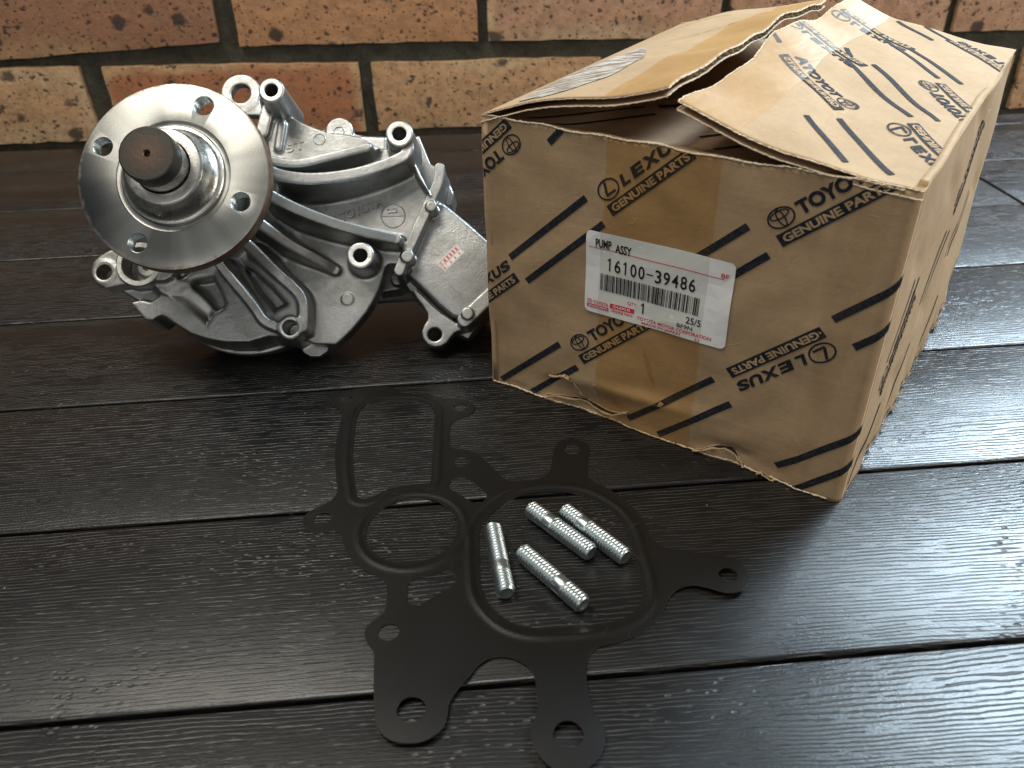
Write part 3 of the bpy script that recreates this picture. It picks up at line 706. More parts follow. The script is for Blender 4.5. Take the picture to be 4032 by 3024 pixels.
for k in range(26):       # frayed right lower edge of the side panel
    y = .03+.19*k/26+random.uniform(-.003, .003); L = random.uniform(.002, .006)
    v = [side3(y, .001, .0004), side3(y+L, .001, .0005), side3(y+L*.8, .001+random.uniform(.002, .006), .0012+random.uniform(0, .002)), side3(y+L*.2, .002+random.uniform(.001, .004), .0010)]
    link('torn_paper', mesh('t', v, [(0, 1, 2, 3)]), M_FRAY, side)
# clear tape wrinkle glinting under the label
v = []; f = []
for i in range(13):
    u = i/12; x = .0895+.008*u; z = .052-.022*u; w_ = .0011*math.sin(math.pi*u)+.0001
    for k in (-1, 0, 1): v.append(front3(x+k*w_, z+k*w_*.4, .0008+(.0011*math.sin(math.pi*u) if k == 0 else 0)))
for i in range(12):
    for k in (0, 1): a = i*3+k; f.append((a, a+1, a+4, a+3))
link('tape_wrinkle', mesh('w', v, f), m_film('shiny_tape_fold', (.95, .9, .8), .06, .08), box, smooth=180)

# ------------------------------------------------------------------ gasket
def G1(x, y): return (1100+.6028*x, 1450+.6028*y)
def G2(x, y): return (1800+.5425*x, 1650+.5425*y)
def G3(x, y): return (1300+.5425*x, 2350+.5425*y)
GZ = .0016
outer = [G1(*p) for p in ((335, 180), (330, 205), (335, 225), (352, 240), (385, 252), (405, 268), (408, 300), (392, 370), (375, 440), (362, 520), (362, 600), (365, 680), (377, 760), (377, 800), (350, 842), (290, 880), (230, 905), (178, 932), (151, 972), (152, 1015), (175, 1048), (225, 1063), (290, 1058), (350, 1047), (392, 1057), (414, 1085), (418, 1140), (435, 1190), (470, 1240), (530, 1290), (600, 1325), (655, 1350), (690, 1385), (703, 1430), (698, 1520), (690, 1575), (660, 1605), (620, 1630))]
outer += [G3(*p) for p in ((285, 182), (258, 212), (247, 250), (250, 290), (265, 325), (295, 360), (314, 390), (318, 440), (316, 600), (318, 800), (325, 900), (350, 970), (400, 1030), (470, 1064), (560, 1075), (650, 1070), (730, 1040), (800, 985), (840, 920), (855, 850), (858, 800), (870, 755), (900, 710), (950, 650), (1000, 590), (1050, 520), (1095, 475), (1150, 442), (1210, 428), (1280, 430), (1340, 445), (1400, 475), (1450, 515), (1480, 570), (1493, 640), (1502, 740), (1508, 840), (1492, 885), (1465, 930), (1455, 985), (1465, 1060), (1490, 1120), (1530, 1180), (1590, 1240), (1660, 1275), (1740, 1288), (1820, 1275), (1895, 1235), (1955, 1165), (1990, 1085), (2000, 1010), (1985, 940), (1950, 890), (1912, 845), (1895, 800), (1880, 720), (1862, 600), (1855, 500), (1865, 440), (1900, 385), (1950, 350), (2020, 335), (2100, 315))]
outer += [G2(*p) for p in ((1290, 1565), (1350, 1530), (1420, 1480), (1480, 1410), (1510, 1350), (1535, 1295), (1570, 1250), (1620, 1225), (1680, 1212), (1740, 1213), (1800, 1228), (1880, 1255), (1950, 1275), (2020, 1277), (2080, 1252), (2113, 1215), (2115, 1170), (2095, 1115), (2065, 1065), (2010, 1032), (1920, 1008), (1800, 990), (1680, 965), (1590, 945), (1500, 925), (1440, 890), (1400, 830), (1370, 750), (1330, 690), (1270, 620), (1210, 570), (1150, 525), (1080, 480), (1010, 455), (965, 425), (945, 385), (948, 300), (960, 230), (962, 185), (940, 163), (890, 140), (840, 128), (780, 135), (735, 155), (705, 195), (690, 270), (680, 350), (660, 385), (620, 415), (560, 432), (480, 440), (400, 442), (350, 430), (300, 385), (240, 320), (190, 275), (160, 245), (100, 225), (40, 210))]
outer += [G1(*p) for p in ((1130, 514), (1112, 495), (1112, 420), (1115, 360), (1135, 335), (1170, 315), (1220, 300), (1260, 280), (1283, 245), (1270, 215), (1230, 198), (1160, 190), (1080, 185), (1000, 172), (900, 160), (800, 150), (770, 140), (745, 117), (710, 106), (620, 108), (500, 122), (400, 145), (355, 160))]
def gp(p, z=GZ): return at(p[0], p[1], z)[:2]
def circ(c, r, n=28):
    a = gp(c); rr = np.linalg.norm(gp((c[0]+r, c[1]))-a); return [(a[0]+rr*math.cos(t), a[1]+rr*math.sin(t)) for t in np.linspace(0, 2*math.pi, n, False)], rr, a
rect_ = [G1(*p) for p in ((520, 262), (545, 235), (590, 212), (650, 200), (720, 197), (800, 196), (870, 197), (930, 205), (970, 220), (1000, 243), (1013, 275), (1011, 350), (1003, 500), (995, 640), (988, 742), (940, 748), (850, 755), (760, 766), (690, 785), (630, 820), (580, 838), (540, 846), (508, 832), (497, 780), (485, 680), (478, 600), (480, 500), (488, 400), (500, 310))]
slot1 = [G1(*p) for p in ((1103, 750), (1120, 725), (1155, 704), (1200, 700), (1240, 712), (1280, 745), (1330, 785), (1357, 815), (1350, 840), (1325, 865), (1290, 872), (1260, 865), (1220, 840), (1170, 808), (1115, 780))]
slot2 = [G1(*p) for p in ((870, 1365), (940, 1350), (1000, 1335), (1060, 1315), (1100, 1305), (1135, 1315), (1150, 1345), (1150, 1385), (1130, 1415), (1060, 1450), (990, 1490), (930, 1530), (890, 1542), (850, 1530), (832, 1500), (835, 1440), (840, 1390))]
bigo = [G2(*p) for p in ((160, 900), (155, 810), (178, 750), (215, 705), (260, 660), (320, 612), (400, 562), (500, 530), (600, 517), (700, 512), (800, 517), (880, 531), (960, 557), (1040, 597), (1120, 650), (1180, 710), (1230, 790), (1260, 880), (1280, 960), (1310, 1060), (1335, 1150), (1346, 1240), (1340, 1310), (1310, 1360), (1260, 1405), (1190, 1440), (1100, 1465), (1000, 1480), (850, 1495), (700, 1505), (600, 1508), (500, 1500), (400, 1470), (320, 1420), (250, 1350), (200, 1280), (175, 1200), (165, 1100), (160, 1000))]
loops = [chaikin([gp(p) for p in outer], 2)]
beads = []
for h in (rect_, slot1, slot2, bigo): loops.append(chaikin([gp(p) for p in h], 1))
beads += [(loops[1], .0032, .0017), (loops[4], .0042, .0021)]
cl, rr, cc = circ(G1(865, 1040), .6028*298, 64); loops.append(np.array(cl)); beads.append((np.array(cl), .0036, .0019))
for c, r in ((G1(432, 193), 27), (G1(1180, 245), 27), (G1(1187, 600), 31), (G1(280, 968), 35), (G3(423, 247), 43), (G3(590, 828), 58), (G3(1728, 1012), 61), (G2(832, 210), 31), (G2(1965, 1148), 38)):
    cl, _, _ = circ(c, r); loops.append(np.array(cl))
def seglen(l): return np.linalg.norm(np.roll(l, -1, 0)-l, axis=1)
def polysd(X, Y, P):      # signed distance to a closed polygon, negative inside
    P = np.asarray(P, float); d = np.full(X.shape, 1e9); s = np.ones(X.shape)
    n = len(P)
    for i in range(n):
        ax, ay = P[i]; bx_, by_ = P[(i+1) % n]; ex, ey = bx_-ax, by_-ay; L = ex*ex+ey*ey
        if L < 1e-14: continue
        wx, wy = X-ax, Y-ay; t = np.clip((wx*ex+wy*ey)/L, 0, 1)
        d = np.minimum(d, (wx-ex*t)**2+(wy-ey*t)**2)
        c = ((Y >= ay) & (Y < by_) & (ex*wy > ey*wx)) | ((Y < ay) & (Y >= by_) & (ex*wy < ey*wx))
        s = np.where(c, -s, s)
    return s*np.sqrt(d)
allp = loops[0]; lo_, hi_ = allp.min(0), allp.max(0); st = .00125
gx, gy = np.meshgrid(np.arange(lo_[0], hi_[0], st), np.arange(lo_[1], hi_[1], st))
gx[::2] += st/2
ins = polysd(gx, gy, loops[0]) < -.0005
for l in loops[1:]: ins &= polysd(gx, gy, l) > .0005
vin = [Vector((a, b)) for a, b in zip(gx[ins], gy[ins])]
verts = []; edges = []
for l in loops:
    k = len(verts); m = len(l); verts += [Vector(p) for p in l]; edges += [(k+i, k+(i+1) % m) for i in range(m)]
ov, oe, of, *_ = delaunay_2d_cdt(verts+vin, edges, [], 0, 1e-7)
P2 = np.array([v[:] for v in ov]); F2 = np.array([f[:] for f in of if len(f) == 3]); cen = P2[F2].mean(1)
keep = polysd(cen[:, 0], cen[:, 1], loops[0]) < 0
for l in loops[1:]: keep &= polysd(cen[:, 0], cen[:, 1], l) > 0
F2 = F2[keep]
zz = np.full(len(P2), GZ-.0006)
for l, off, wd in beads:
    d = np.abs(polysd(P2[:, 0], P2[:, 1], l)-off); zz += .00062*np.exp(-(d/(wd*.62))**2)
rt = gp(G2(2080, 1150)); d = np.linalg.norm(P2-rt, axis=1); zz += .0030*np.exp(-(d/.030)**2)
lt = gp(G3(560, 950)); d = np.linalg.norm(P2-lt, axis=1); zz += .0022*np.exp(-(d/.035)**2)
bt = gp(G3(1728, 1000)); d = np.linalg.norm(P2-bt, axis=1); zz += .0022*np.exp(-(d/.03)**2)
zz -= .0005; gc = P2.mean(0)
used = np.unique(F2); remap = -np.ones(len(P2), int); remap[used] = np.arange(len(used))
Pv = np.c_[P2[used]-gc, zz[used]]; Fv = remap[F2]
a_, b_, c_ = Pv[Fv[:, 0]], Pv[Fv[:, 1]], Pv[Fv[:, 2]]
flipm = ((b_-a_)[:, 0]*(c_-a_)[:, 1]-(b_-a_)[:, 1]*(c_-a_)[:, 0]) < 0; Fv[flipm] = Fv[flipm][:, ::-1]
from collections import Counter
ec = Counter(); de = {}
for t in Fv.tolist():
    for a, b in ((t[0], t[1]), (t[1], t[2]), (t[2], t[0])): ec[(min(a, b), max(a, b))] += 1; de[(min(a, b), max(a, b))] = (a, b)
N0 = len(Pv); zb0 = Pv.copy(); zb0[:, 2] = np.maximum(zb0[:, 2]-.0005, .0001); Pv[:, 2] = np.maximum(Pv[:, 2], .0006)
allv = np.vstack([Pv, zb0, Pv, zb0]); allf = [tuple(t) for t in Fv.tolist()]+[(t[2]+N0, t[1]+N0, t[0]+N0) for t in Fv.tolist()]
for e, c in ec.items():
    if c == 1: a, b = de[e]; allf.append((b+2*N0, a+2*N0, a+3*N0, b+3*N0))
used2 = sorted({i for t in allf for i in t}); mp = {o: n for n, o in enumerate(used2)}
gk = link('head_gasket', mesh('gasket', allv[used2], [tuple(mp[i] for i in t) for t in allf]), M_GASK, None, Matrix.Translation((gc[0], gc[1], 0)), smooth=180,
          label='flat black multi-hole metal gasket lying on the slats in front', cat='gasket'); gk.name = 'metal_gasket'
gk.data.materials.append(m_metal('cut_steel_edge', (.34, .33, .31), .4))
for p in gk.data.polygons:
    if len(p.vertices) == 4: p.material_index = 1

# ------------------------------------------------------------------ studs
def thread(L, R, pitch, depth, ch0, ch1, seg=40):
    per = 8; n = int(L/pitch*per); v = []; f = []
    for i in range(n+1):
        s = L*i/n
        for j in range(seg):
            a = 2*math.pi*j/seg; ph = (s/pitch+j/seg) % 1.0; tri = abs(ph-.5)*2
            r = R-depth*(1-smooth01(.08, .92, tri)); lim = R
            if ch0: lim = min(lim, R-max(0, .0012-s)*.9)
            if ch1: lim = min(lim, R-max(0, .0012-(L-s))*.9)
            r = min(r, lim); v.append((r*math.cos(a), r*math.sin(a), s))
    for i in range(n):
        for j in range(seg): a = i*seg+j; b = i*seg+(j+1) % seg; f.append((a, b, b+seg, a+seg))
    for (i, z, fl_) in ((0, 0, 1), (n, L, 0)):
        c = len(v); v.append((0, 0, z)); ringv = [i*seg+j for j in range(seg)]
        # shallow dished end
        c2 = len(v)
        for j in range(seg): q = v[ringv[j]]; v.append((q[0]*.78, q[1]*.78, z+(.0003 if not fl_ else -.0003)*(-.4)))
        v[c] = (0, 0, z+(-.00035 if not fl_ else .00035))
        for j in range(seg):
            a, b = ringv[j], ringv[(j+1) % seg]; d, e = c2+j, c2+(j+1) % seg
            f += [(a, d, e, b) if fl_ == 0 else (b, e, d, a)][:1]; f.append((d, c, e) if fl_ == 0 else (e, c, d))
    me = mesh('thread', v, f); bm = bmesh.new(); bm.from_mesh(me); bmesh.ops.recalc_face_normals(bm, faces=bm.faces); bm.to_mesh(me); bm.free(); return me
SR = .0041
def studpts(a, b): A, B = at(*a, SR+.0003), at(*b, SR+.0003); return A, B
sp = [(G2(258, 790), G2(355, 1262), 0, 'zinc threaded stud lying nearly end-on to the viewer, leftmost in the big gasket opening'),
      (G2(462, 955), G2(925, 1352), 0, 'zinc threaded stud nearest the camera, middle of the big gasket opening'),
      (G2(525, 645), G2(978, 975), 1, 'zinc threaded stud, left of the touching pair near the box'),
      (G2(772, 660), G2(1228, 1006), 1, 'zinc threaded stud, right of the touching pair near the box')]
SL = np.mean([np.linalg.norm(studpts(a, b)[1]-studpts(a, b)[0]) for a, b, *_ in sp])
LS, LM = SL*.285, SL*.125; LLg = SL-LS-LM
me_long, me_short = thread(LLg, SR, .00162, .00078, 1, 0), thread(LS, SR, .00162, .00078, 0, 1)
def lathe(prof, seg=64):
    v = []; f = []
    for (r, z) in prof:
        for j in range(seg): a = 2*math.pi*j/seg; v.append((r*math.cos(a), r*math.sin(a), z))
    for i in range(len(prof)-1):
        for j in range(seg): a = i*seg+j; b = i*seg+(j+1) % seg; f.append((a, b, b+seg, a+seg))
    return v, f
v, f = lathe([(SR*.80, -.0006), (SR*.93, 0), (SR*.95, .0004), (SR*.95, LM-.0004), (SR*.93, LM), (SR*.8, LM+.0006)], 40); me_shank = mesh('shank', v, f); me_shank.shade_smooth()
me_long.shade_smooth(); me_short.shade_smooth()
for me in (me_long, me_short): me.set_sharp_from_angle(angle=math.radians(80))
proto = None
def copy_tree(o, parent=None):
    c = o.copy(); COL.objects.link(c)
    if parent is not None: c.parent = parent
    for ch in [k for k in bpy.data.objects if k.parent == o]: copy_tree(ch, c)
    return c
for a, b, short_far, lab in sp:
    A, B = studpts(a, b); mid = (A+B)/2; d = (B-A)/np.linalg.norm(B-A)
    if short_far: d = -d
    if proto is None:
        proto = empty('threaded_stud', (0, 0, 0), label=lab, cat='stud', group='zinc plated studs inside the gasket opening'); t = proto
        link('thread', me_long, M_ZINC, proto, Matrix.Translation((0, 0, -SL/2)))
        link('shank', me_shank, M_ZINC, proto, Matrix.Translation((0, 0, -SL/2+LLg)))
        link('thread', me_short, M_ZINC, proto, Matrix.Translation((0, 0, -SL/2+LLg+LM)))
    else: t = copy_tree(proto); t['label'] = lab
    z = Vector(d); x = z.orthogonal().normalized(); y = z.cross(x); M = Matrix((x, y, z)).transposed().to_4x4(); M.translation = Vector(mid); t.matrix_world = M

# ------------------------------------------------------------------ water pump
VP = (2010, 1790)
ax_ = ray(*VP); ax_ /= np.linalg.norm(ax_); PN = -ax_
PX = np.cross(V3(0, 0, 1), PN); PX /= np.linalg.norm(PX); PX = PX if PX@CR > 0 else -PX; PY = np.cross(PN, PX)
Tg = at(1258, 1407); PLV = Tg+PN*.018                       # contact point sits 18 mm behind the plate plane
PO = hit(848, 834, PLV, PN)                                 # axis on the plate plane
PMx = Matrix([[PX[0], PY[0], PN[0], PO[0]], [PX[1], PY[1], PN[1], PO[1]], [PX[2], PY[2], PN[2], PO[2]], [0, 0, 0, 1]])
def pp(x, y, lv=0.0):      # picture trace to pump coordinates in mm at a level above the plate
    q = hit(x, y, PO+PN*lv*.001, PN)-PO; return np.array([q@PX, q@PY])*1000
c1 = lambda x, y: (250+.51224*x, 250+.51224*y)
c2_ = lambda x, y: (850+.51234*x, 250+.51234*y)
c3 = lambda x, y: (300+.45208*x, 900+.45208*y)
c4 = lambda x, y: (1100+.39189*x, 850+.39189*y)
def T(fn, pts, lv): return np.array([pp(*fn(*p), lv) for p in pts])
pump = empty('water_pump', tuple(Tg), 0, label='bare cast aluminium engine water pump with a round steel flange, standing left of the box', cat='pump')
PL = Matrix.Translation(-Vector(Tg))@PMx
HV = .62
lo3, hi3 = V3(-118, -92, -62), V3(176, 106, 40)
xs, ys, zs = [np.arange(lo3[i], hi3[i], HV, dtype=np.float32) for i in range(3)]
FV = np.full((len(xs), len(ys), len(zs)), 4.0, np.float32)
def smin(a, b, k):
    h = np.clip(.5+.5*(b-a)/k, 0, 1); return b*(1-h)+a*h-k*h*(1-h)
def smax(a, b, k): return -smin(-a, -b, k)
def region(mn, mx, pad=4.5):
    sl = []
    for a, l, h in ((xs, mn[0], mx[0]), (ys, mn[1], mx[1]), (zs, mn[2], mx[2])):
        sl.append(slice(max(0, int(np.searchsorted(a, l-pad))), min(len(a), int(np.searchsorted(a, h+pad)))))
    return tuple(sl)
def apply_(sl, d, k, sub=False):
    d = d.astype(np.float32); F = FV[sl]
    FV[sl] = smax(F, -d, k) if sub else smin(F, d, k)
def ext(P, z0, z1, k=1.6, draft=.05, r=.9, sub=False, tilt=None):
    P = np.asarray(P); sp_ = draft*(z1-z0)
    sl = region((*(P.min(0)-sp_), z0), (*(P.max(0)+sp_), z1)); X, Y = np.meshgrid(xs[sl[0]], ys[sl[1]], indexing='ij'); Z = zs[sl[2]][None, None, :]
    d2 = polysd(X, Y, P)[:, :, None]-draft*np.clip(z1-Z, 0, 100)
    top = z1 if tilt is None else (z1+tilt(X, Y))[:, :, None]
    apply_(sl, smax(d2, smax(Z-top, z0-Z, .3), r), k, sub)
def cyl(c, R, z0, z1, k=1.6, taper=0.0, r=.9, sub=False):
    sl = region((c[0]-R-abs(taper)*(z1-z0), c[1]-R-abs(taper)*(z1-z0), z0), (c[0]+R+abs(taper)*(z1-z0), c[1]+R+abs(taper)*(z1-z0), z1))
    X, Y = np.meshgrid(xs[sl[0]], ys[sl[1]], indexing='ij'); Z = zs[sl[2]][None, None, :]
    d2 = np.sqrt((X-c[0])**2+(Y-c[1])**2)[:, :, None]-R-taper*(z1-Z); apply_(sl, smax(d2, smax(Z-z1, z0-Z, .3), r), k, sub)
def rib(P, H, Wd, zb_=-4, k=2.0, draft=.13, r=.9):
    P = np.asarray(P); H = np.asarray(H, float); Wd = np.broadcast_to(np.asarray(Wd, float), H.shape); sp_ = draft*(H.max()-zb_)+Wd.max()/2
    sl = region((*(P.min(0)-sp_), zb_), (*(P.max(0)+sp_), H.max())); X, Y = np.meshgrid(xs[sl[0]], ys[sl[1]], indexing='ij'); Z = zs[sl[2]][None, None, :]
    best = np.full(X.shape, 1e9); hh = np.zeros(X.shape); ww = np.zeros(X.shape)
    for i in range(len(P)-1):
        a, b = P[i], P[i+1]; e = b-a; t = np.clip(((X-a[0])*e[0]+(Y-a[1])*e[1])/(e@e), 0, 1)
        d = np.hypot(X-a[0]-e[0]*t, Y-a[1]-e[1]*t); m = d < best; best[m] = d[m]; hh[m] = (H[i]+(H[i+1]-H[i])*t)[m]; ww[m] = (Wd[i]+(Wd[i+1]-Wd[i])*t)[m]
    d2 = best[:, :, None]-ww[:, :, None]/2-draft*np.clip(hh[:, :, None]-Z, 0, 100)
    apply_(sl, smax(d2, smax(Z-hh[:, :, None], zb_-Z, .3), r), k)
def RB(fn, pts, H, Wd, **k):
    Wd = np.asarray(Wd)*1.4      # rib traced at its own levels
    Hs = np.interp(np.linspace(0, 1, len(pts)), np.linspace(0, 1, len(H)), H)
    P = np.array([pp(*fn(*p), h) for p, h in zip(pts, Hs)])
    Q = chaikin(np.c_[P, Hs], 2, closed=False); rib(Q[:, :2], Q[:, 2], Wd, **k)
PXMM = 6.85
# base plate
ext(T(c2_, ((1320, 660), (1500, 720), (1545, 860), (1640, 990), (1560, 1180), (1440, 1440), (1390, 1540)), 0).tolist()
    + T(c4, ((1170, 480), (1100, 480), (1062, 520), (1040, 600), (1005, 720), (940, 860), (880, 960), (800, 1060), (740, 1130), (660, 1210), (570, 1290), (450, 1288), (350, 1283), (250, 1240)), 0).tolist()
    + T(c3, ((1700, 900), (1400, 850), (1100, 700), (800, 430), (800, 200), (1000, -200)), 0).tolist()
    + T(c2_, ((330, 470), (430, 420), (900, 560)), 0).tolist(), -11, 0, draft=.06)
# upper lobe with cast marks
ext(T(c2_, ((335, 400), (350, 352), (430, 352), (480, 420), (545, 445), (590, 415), (700, 470), (860, 530), (1000, 545), (1120, 570), (1255, 650), (1180, 720), (900, 800), (440, 820), (400, 640)), 5), -12, 5, draft=.08)
rib(T(c2_, ((505, 460), (475, 640)), 8), [8, 8], 4, zb_=0, k=1.2); rib(T(c2_, ((395, 350), (350, 520)), 9), [9, 9], 7, zb_=0, k=1.2)
# lower left body: rim, shelf and platform
ext(T(c3, ((470, 645), (560, 622), (650, 640), (760, 560), (1000, 380), (1300, 200), (1500, 130), (1750, 380), (1985, 590), (1990, 800), (1975, 900), (1870, 970), (1760, 940), (1670, 935), (1500, 985), (1300, 985), (1160, 962), (1000, 912), (870, 832), (780, 770), (740, 752), (700, 768), (660, 797), (600, 793), (540, 725)), 9), -14, 9, draft=.10)
# ring flange and lug at the left
ext(T(c3, ((285, 190), (200, 240), (140, 300), (128, 390), (175, 480), (255, 522), (340, 500), (425, 487), (500, 507), (600, 492), (690, 452), (770, 447), (825, 420), (860, 300), (600, 120)), 14), 2, 14, draft=.02, r=.7)
ext(T(c3, ((230, 430), (330, 470), (800, 430), (1000, 600), (800, 640), (560, 640), (420, 560)), 4), -12, 4, draft=.1)
# cone of the bearing housing
H0 = np.zeros(2)
sl = region((-62, -62, -6), (62, 62, 40)); X, Y = np.meshgrid(xs[sl[0]], ys[sl[1]], indexing='ij'); Z = zs[sl[2]][None, None, :]
rad = np.hypot(X, Y)[:, :, None]; prof = np.interp(zs[sl[2]], [-8, 2, 10, 22, 40], [56, 46, 33, 26, 24])[None, None, :]
apply_(sl, smax((rad-prof)*.8, smax(Z-34, -8-Z, .3), 1.0), 4.0)
# pockets
def pocket(fn, pts, lv, z0, z1=60, k=2.5, draft=-.12): ext(T(fn, pts, lv), z0, z1, k=k, draft=draft, r=1.5, sub=True)
pocket(c3, ((620, 600), (800, 470), (1000, 360), (1230, 320), (1330, 480), (1385, 640), (1340, 750), (1255, 790), (1200, 880), (1150, 935), (1095, 925), (1060, 870), (900, 745), (740, 665)), 9, 1, k=3.5)
pocket(c3, ((1330, 230), (1440, 190), (1600, 290), (1760, 430), (1900, 590), (1922, 650), (1885, 725), (1800, 760), (1745, 815), (1690, 815), (1620, 745), (1500, 600), (1380, 400)), 9, 0, k=3.5)
# ribs
RB(c2_, ((410, 735), (520, 760), (650, 765), (800, 728), (1000, 682), (1165, 640)), [20, 13], 3.4, zb_=0)
RB(c2_, ((400, 820), (500, 860), (700, 885), (900, 872), (1100, 838), (1300, 775), (1440, 715), (1478, 670), (1475, 610)), [31, 24, 19, 18], [4.6]*1, zb_=-3)
RB(c2_, ((400, 1000), (520, 1070), (700, 1150), (900, 1225), (1080, 1275), (1240, 1315), (1385, 1345)), [33, 12], 4.2, zb_=-3)
RB(c2_, ((300, 1200), (450, 1310), (600, 1410), (760, 1495), (915, 1585)), [33, 3], 4.0, zb_=-3)
RB(c3, ((1480, 130), (1600, 240), (1750, 390), (1880, 500), (1965, 600), (1975, 720), (1968, 860)), [32, 16, 13, 13], 3.8, zb_=-3)
RB(c3, ((1210, 270), (1330, 420), (1450, 560), (1560, 700), (1620, 800), (1740, 855), (1800, 870)), [30, 16, 12], 3.4, zb_=-3)
RB(c3, ((760, 470), (900, 540), (1060, 650), (1170, 800)), [11, 3], 7.0, zb_=-6, k=4.0, draft=.3)
# bosses: centre trace, level, outer radius px, hole radius px, depth
bosses = [(c2_(425, 205), 27, 52, 27, -14, .03), (c2_(1410, 540), 20, 55, 28, -12, .05), (c3(1862, 862), 13.5, 47, 31, -10, .05),
          (c2_(1110, 1475), 17, 54, 28, -8, .10), (c3(243, 380), 14.6, 47, 31, 3, .02)]
for p, lv, R, r_, z0, tp_ in bosses:
    sc_ = PXMM*(1+lv/440); cyl(pp(*p, lv), R/sc_, z0, lv, k=2.0, taper=tp_)
# raised pads on the boss flange side of B3
ext(T(c2_, ((1320, 600), (1345, 690), (1440, 735), (1490, 735), (1530, 760), (1640, 985), (1560, 880), (1520, 800), (1516, 540), (1400, 500)), 12), -14, 10, draft=.05)
# ring seat, lug washer and holes
rc_ = pp(*c3(548, 312), 14.4)
cyl(rc_, 12.6, 3, 14.9, k=.6, r=.4)
for p, lv, R, r_, z0, tp_ in bosses:
    sc_ = PXMM*(1+lv/440); cyl(pp(*p, lv), r_/sc_, z0-6 if lv != 13.5 else -2, lv+10, k=.5, sub=True)
cyl(rc_, 9.4, 1, 30, k=.4, sub=True)
# cast pips and pads
cyl(pp(*c4(683, 835), .6), 3.5, -2, .7, k=.5, r=.4)
# far ear and rear bits
ext(T(c2_, ((60, 260), (190, 180), (320, 240), (360, 400), (235, 400), (120, 340)), -22), -28, -22, draft=0, r=.5)
cyl(pp(*c2_(190, 230), -22), 12.3, -28, -22, k=.6, r=.5); cyl(pp(*c2_(190, 230), -22), 6.05, -40, -10, k=.4, sub=True)
cyl(pp(*c2_(950, 520), -14), 8.2, -22, -13, k=1.5); ext(T(c2_, ((780, 540), (1310, 600), (1300, 565), (1150, 560), (850, 500)), -16), -26, -15, draft=.05)
ext(T(c2_, ((1310, 565), (1310, 700), (900, 700), (700, 560), (900, 540), (1130, 562)), -12), -40, -12, draft=.04)
# right outlet cover
cov = T(c2_, ((1700, 1060), (1740, 1062), (1800, 1108), (1930, 1215), (2065, 1335), (2200, 1450)), -4).tolist()+T(c4, ((2330, 700), (2200, 830), (2090, 850), (1935, 990), (1840, 1035), (1740, 1010), (1600, 900), (1450, 750), (1290, 600), (1300, 500)), -4).tolist()
cc_ = np.mean(cov, 0)
ext(cov, -44, -5, draft=.03, r=3.0, k=1.2, tilt=lambda X, Y: 2.0*np.exp(-((X-cc_[0])**2+(Y-cc_[1])**2)/900.))
# dividing bar and its pins
RB(c2_, ((1718, 800), (1715, 880), (1690, 960), (1640, 1060), (1600, 1160), (1540, 1290), (1490, 1400), (1440, 1500), (1408, 1590)), [5, 5], 4.3, zb_=-30, k=.8, draft=.015, r=.5)
for p, R in ((c2_(1655, 1095), 22), (c2_(1470, 1480), 25), (c4(1890, 975), 24)): cyl(pp(*p, 6.6), R/PXMM, -30, 6.6, k=1.0, taper=.015, r=.4)
RB(c4, ((1860, 1040), (1960, 945), (2060, 850), (2180, 740)), [3, 3], 6.0, zb_=-36, k=.8, draft=.01, r=.5)
# lower right arm and lug
ext(T(c4, ((1330, 745), (1372, 735), (1440, 800), (1540, 900), (1640, 985), (1740, 1050), (1838, 1125), (1832, 1148), (1770, 1165), (1725, 1215), (1680, 1275), (1620, 1308), (1560, 1315), (1490, 1290), (1440, 1230), (1428, 1165), (1455, 1095), (1490, 1045), (1490, 985), (1440, 900), (1380, 825)), -7), -17, -7, draft=.02, r=.7)
ext(T(c4, ((1200, 560), (1290, 560), (1480, 760), (1700, 980), (1860, 1060), (2000, 1010), (2150, 900), (1900, 1240), (1700, 1150), (1500, 950), (1300, 740)), -18), -44, -17, draft=.02)
cyl(pp(*c4(1560, 1190), -7), 27/PXMM*1.02, -40, 10, k=.4, sub=True)
# bridge behind the dark gap, rear housing disc, bottom tab
ext(T(c4, ((1000, 500), (1400, 500), (1420, 640), (1200, 740), (1000, 770)), -26), -44, -26, draft=.03)
cyl(pp(*c4(1185, 640), -20), 3.6, -30, -19, k=1.0)
ext(T(c2_, ((1500, 600), (1560, 560), (1650, 780), (1760, 830), (1830, 1010), (1810, 1090), (1700, 1100), (1500, 900)), -24), -44, -22, draft=.03)
rd = pp(985, 1026, -14); cyl(rd, 376/6.62, -27, -13, k=1.0, r=1.5); cyl(rd, 40, -60, -26, k=2.0)
ext([pp(*q, -15) for q in ((1185, 1350), (1195, 1390), (1225, 1407), (1262, 1407), (1295, 1385), (1300, 1345), (1280, 1250), (1150, 1250))], -19.5, -13, draft=0)
# rest on the table: nothing below the slats
Zw = (PO[2]*1000 + PX[2]*xs[:, None, None]+PY[2]*ys[None, :, None]+PN[2]*zs[None, None, :]).astype(np.float32)
FV[:] = np.maximum(FV, .25-Zw)
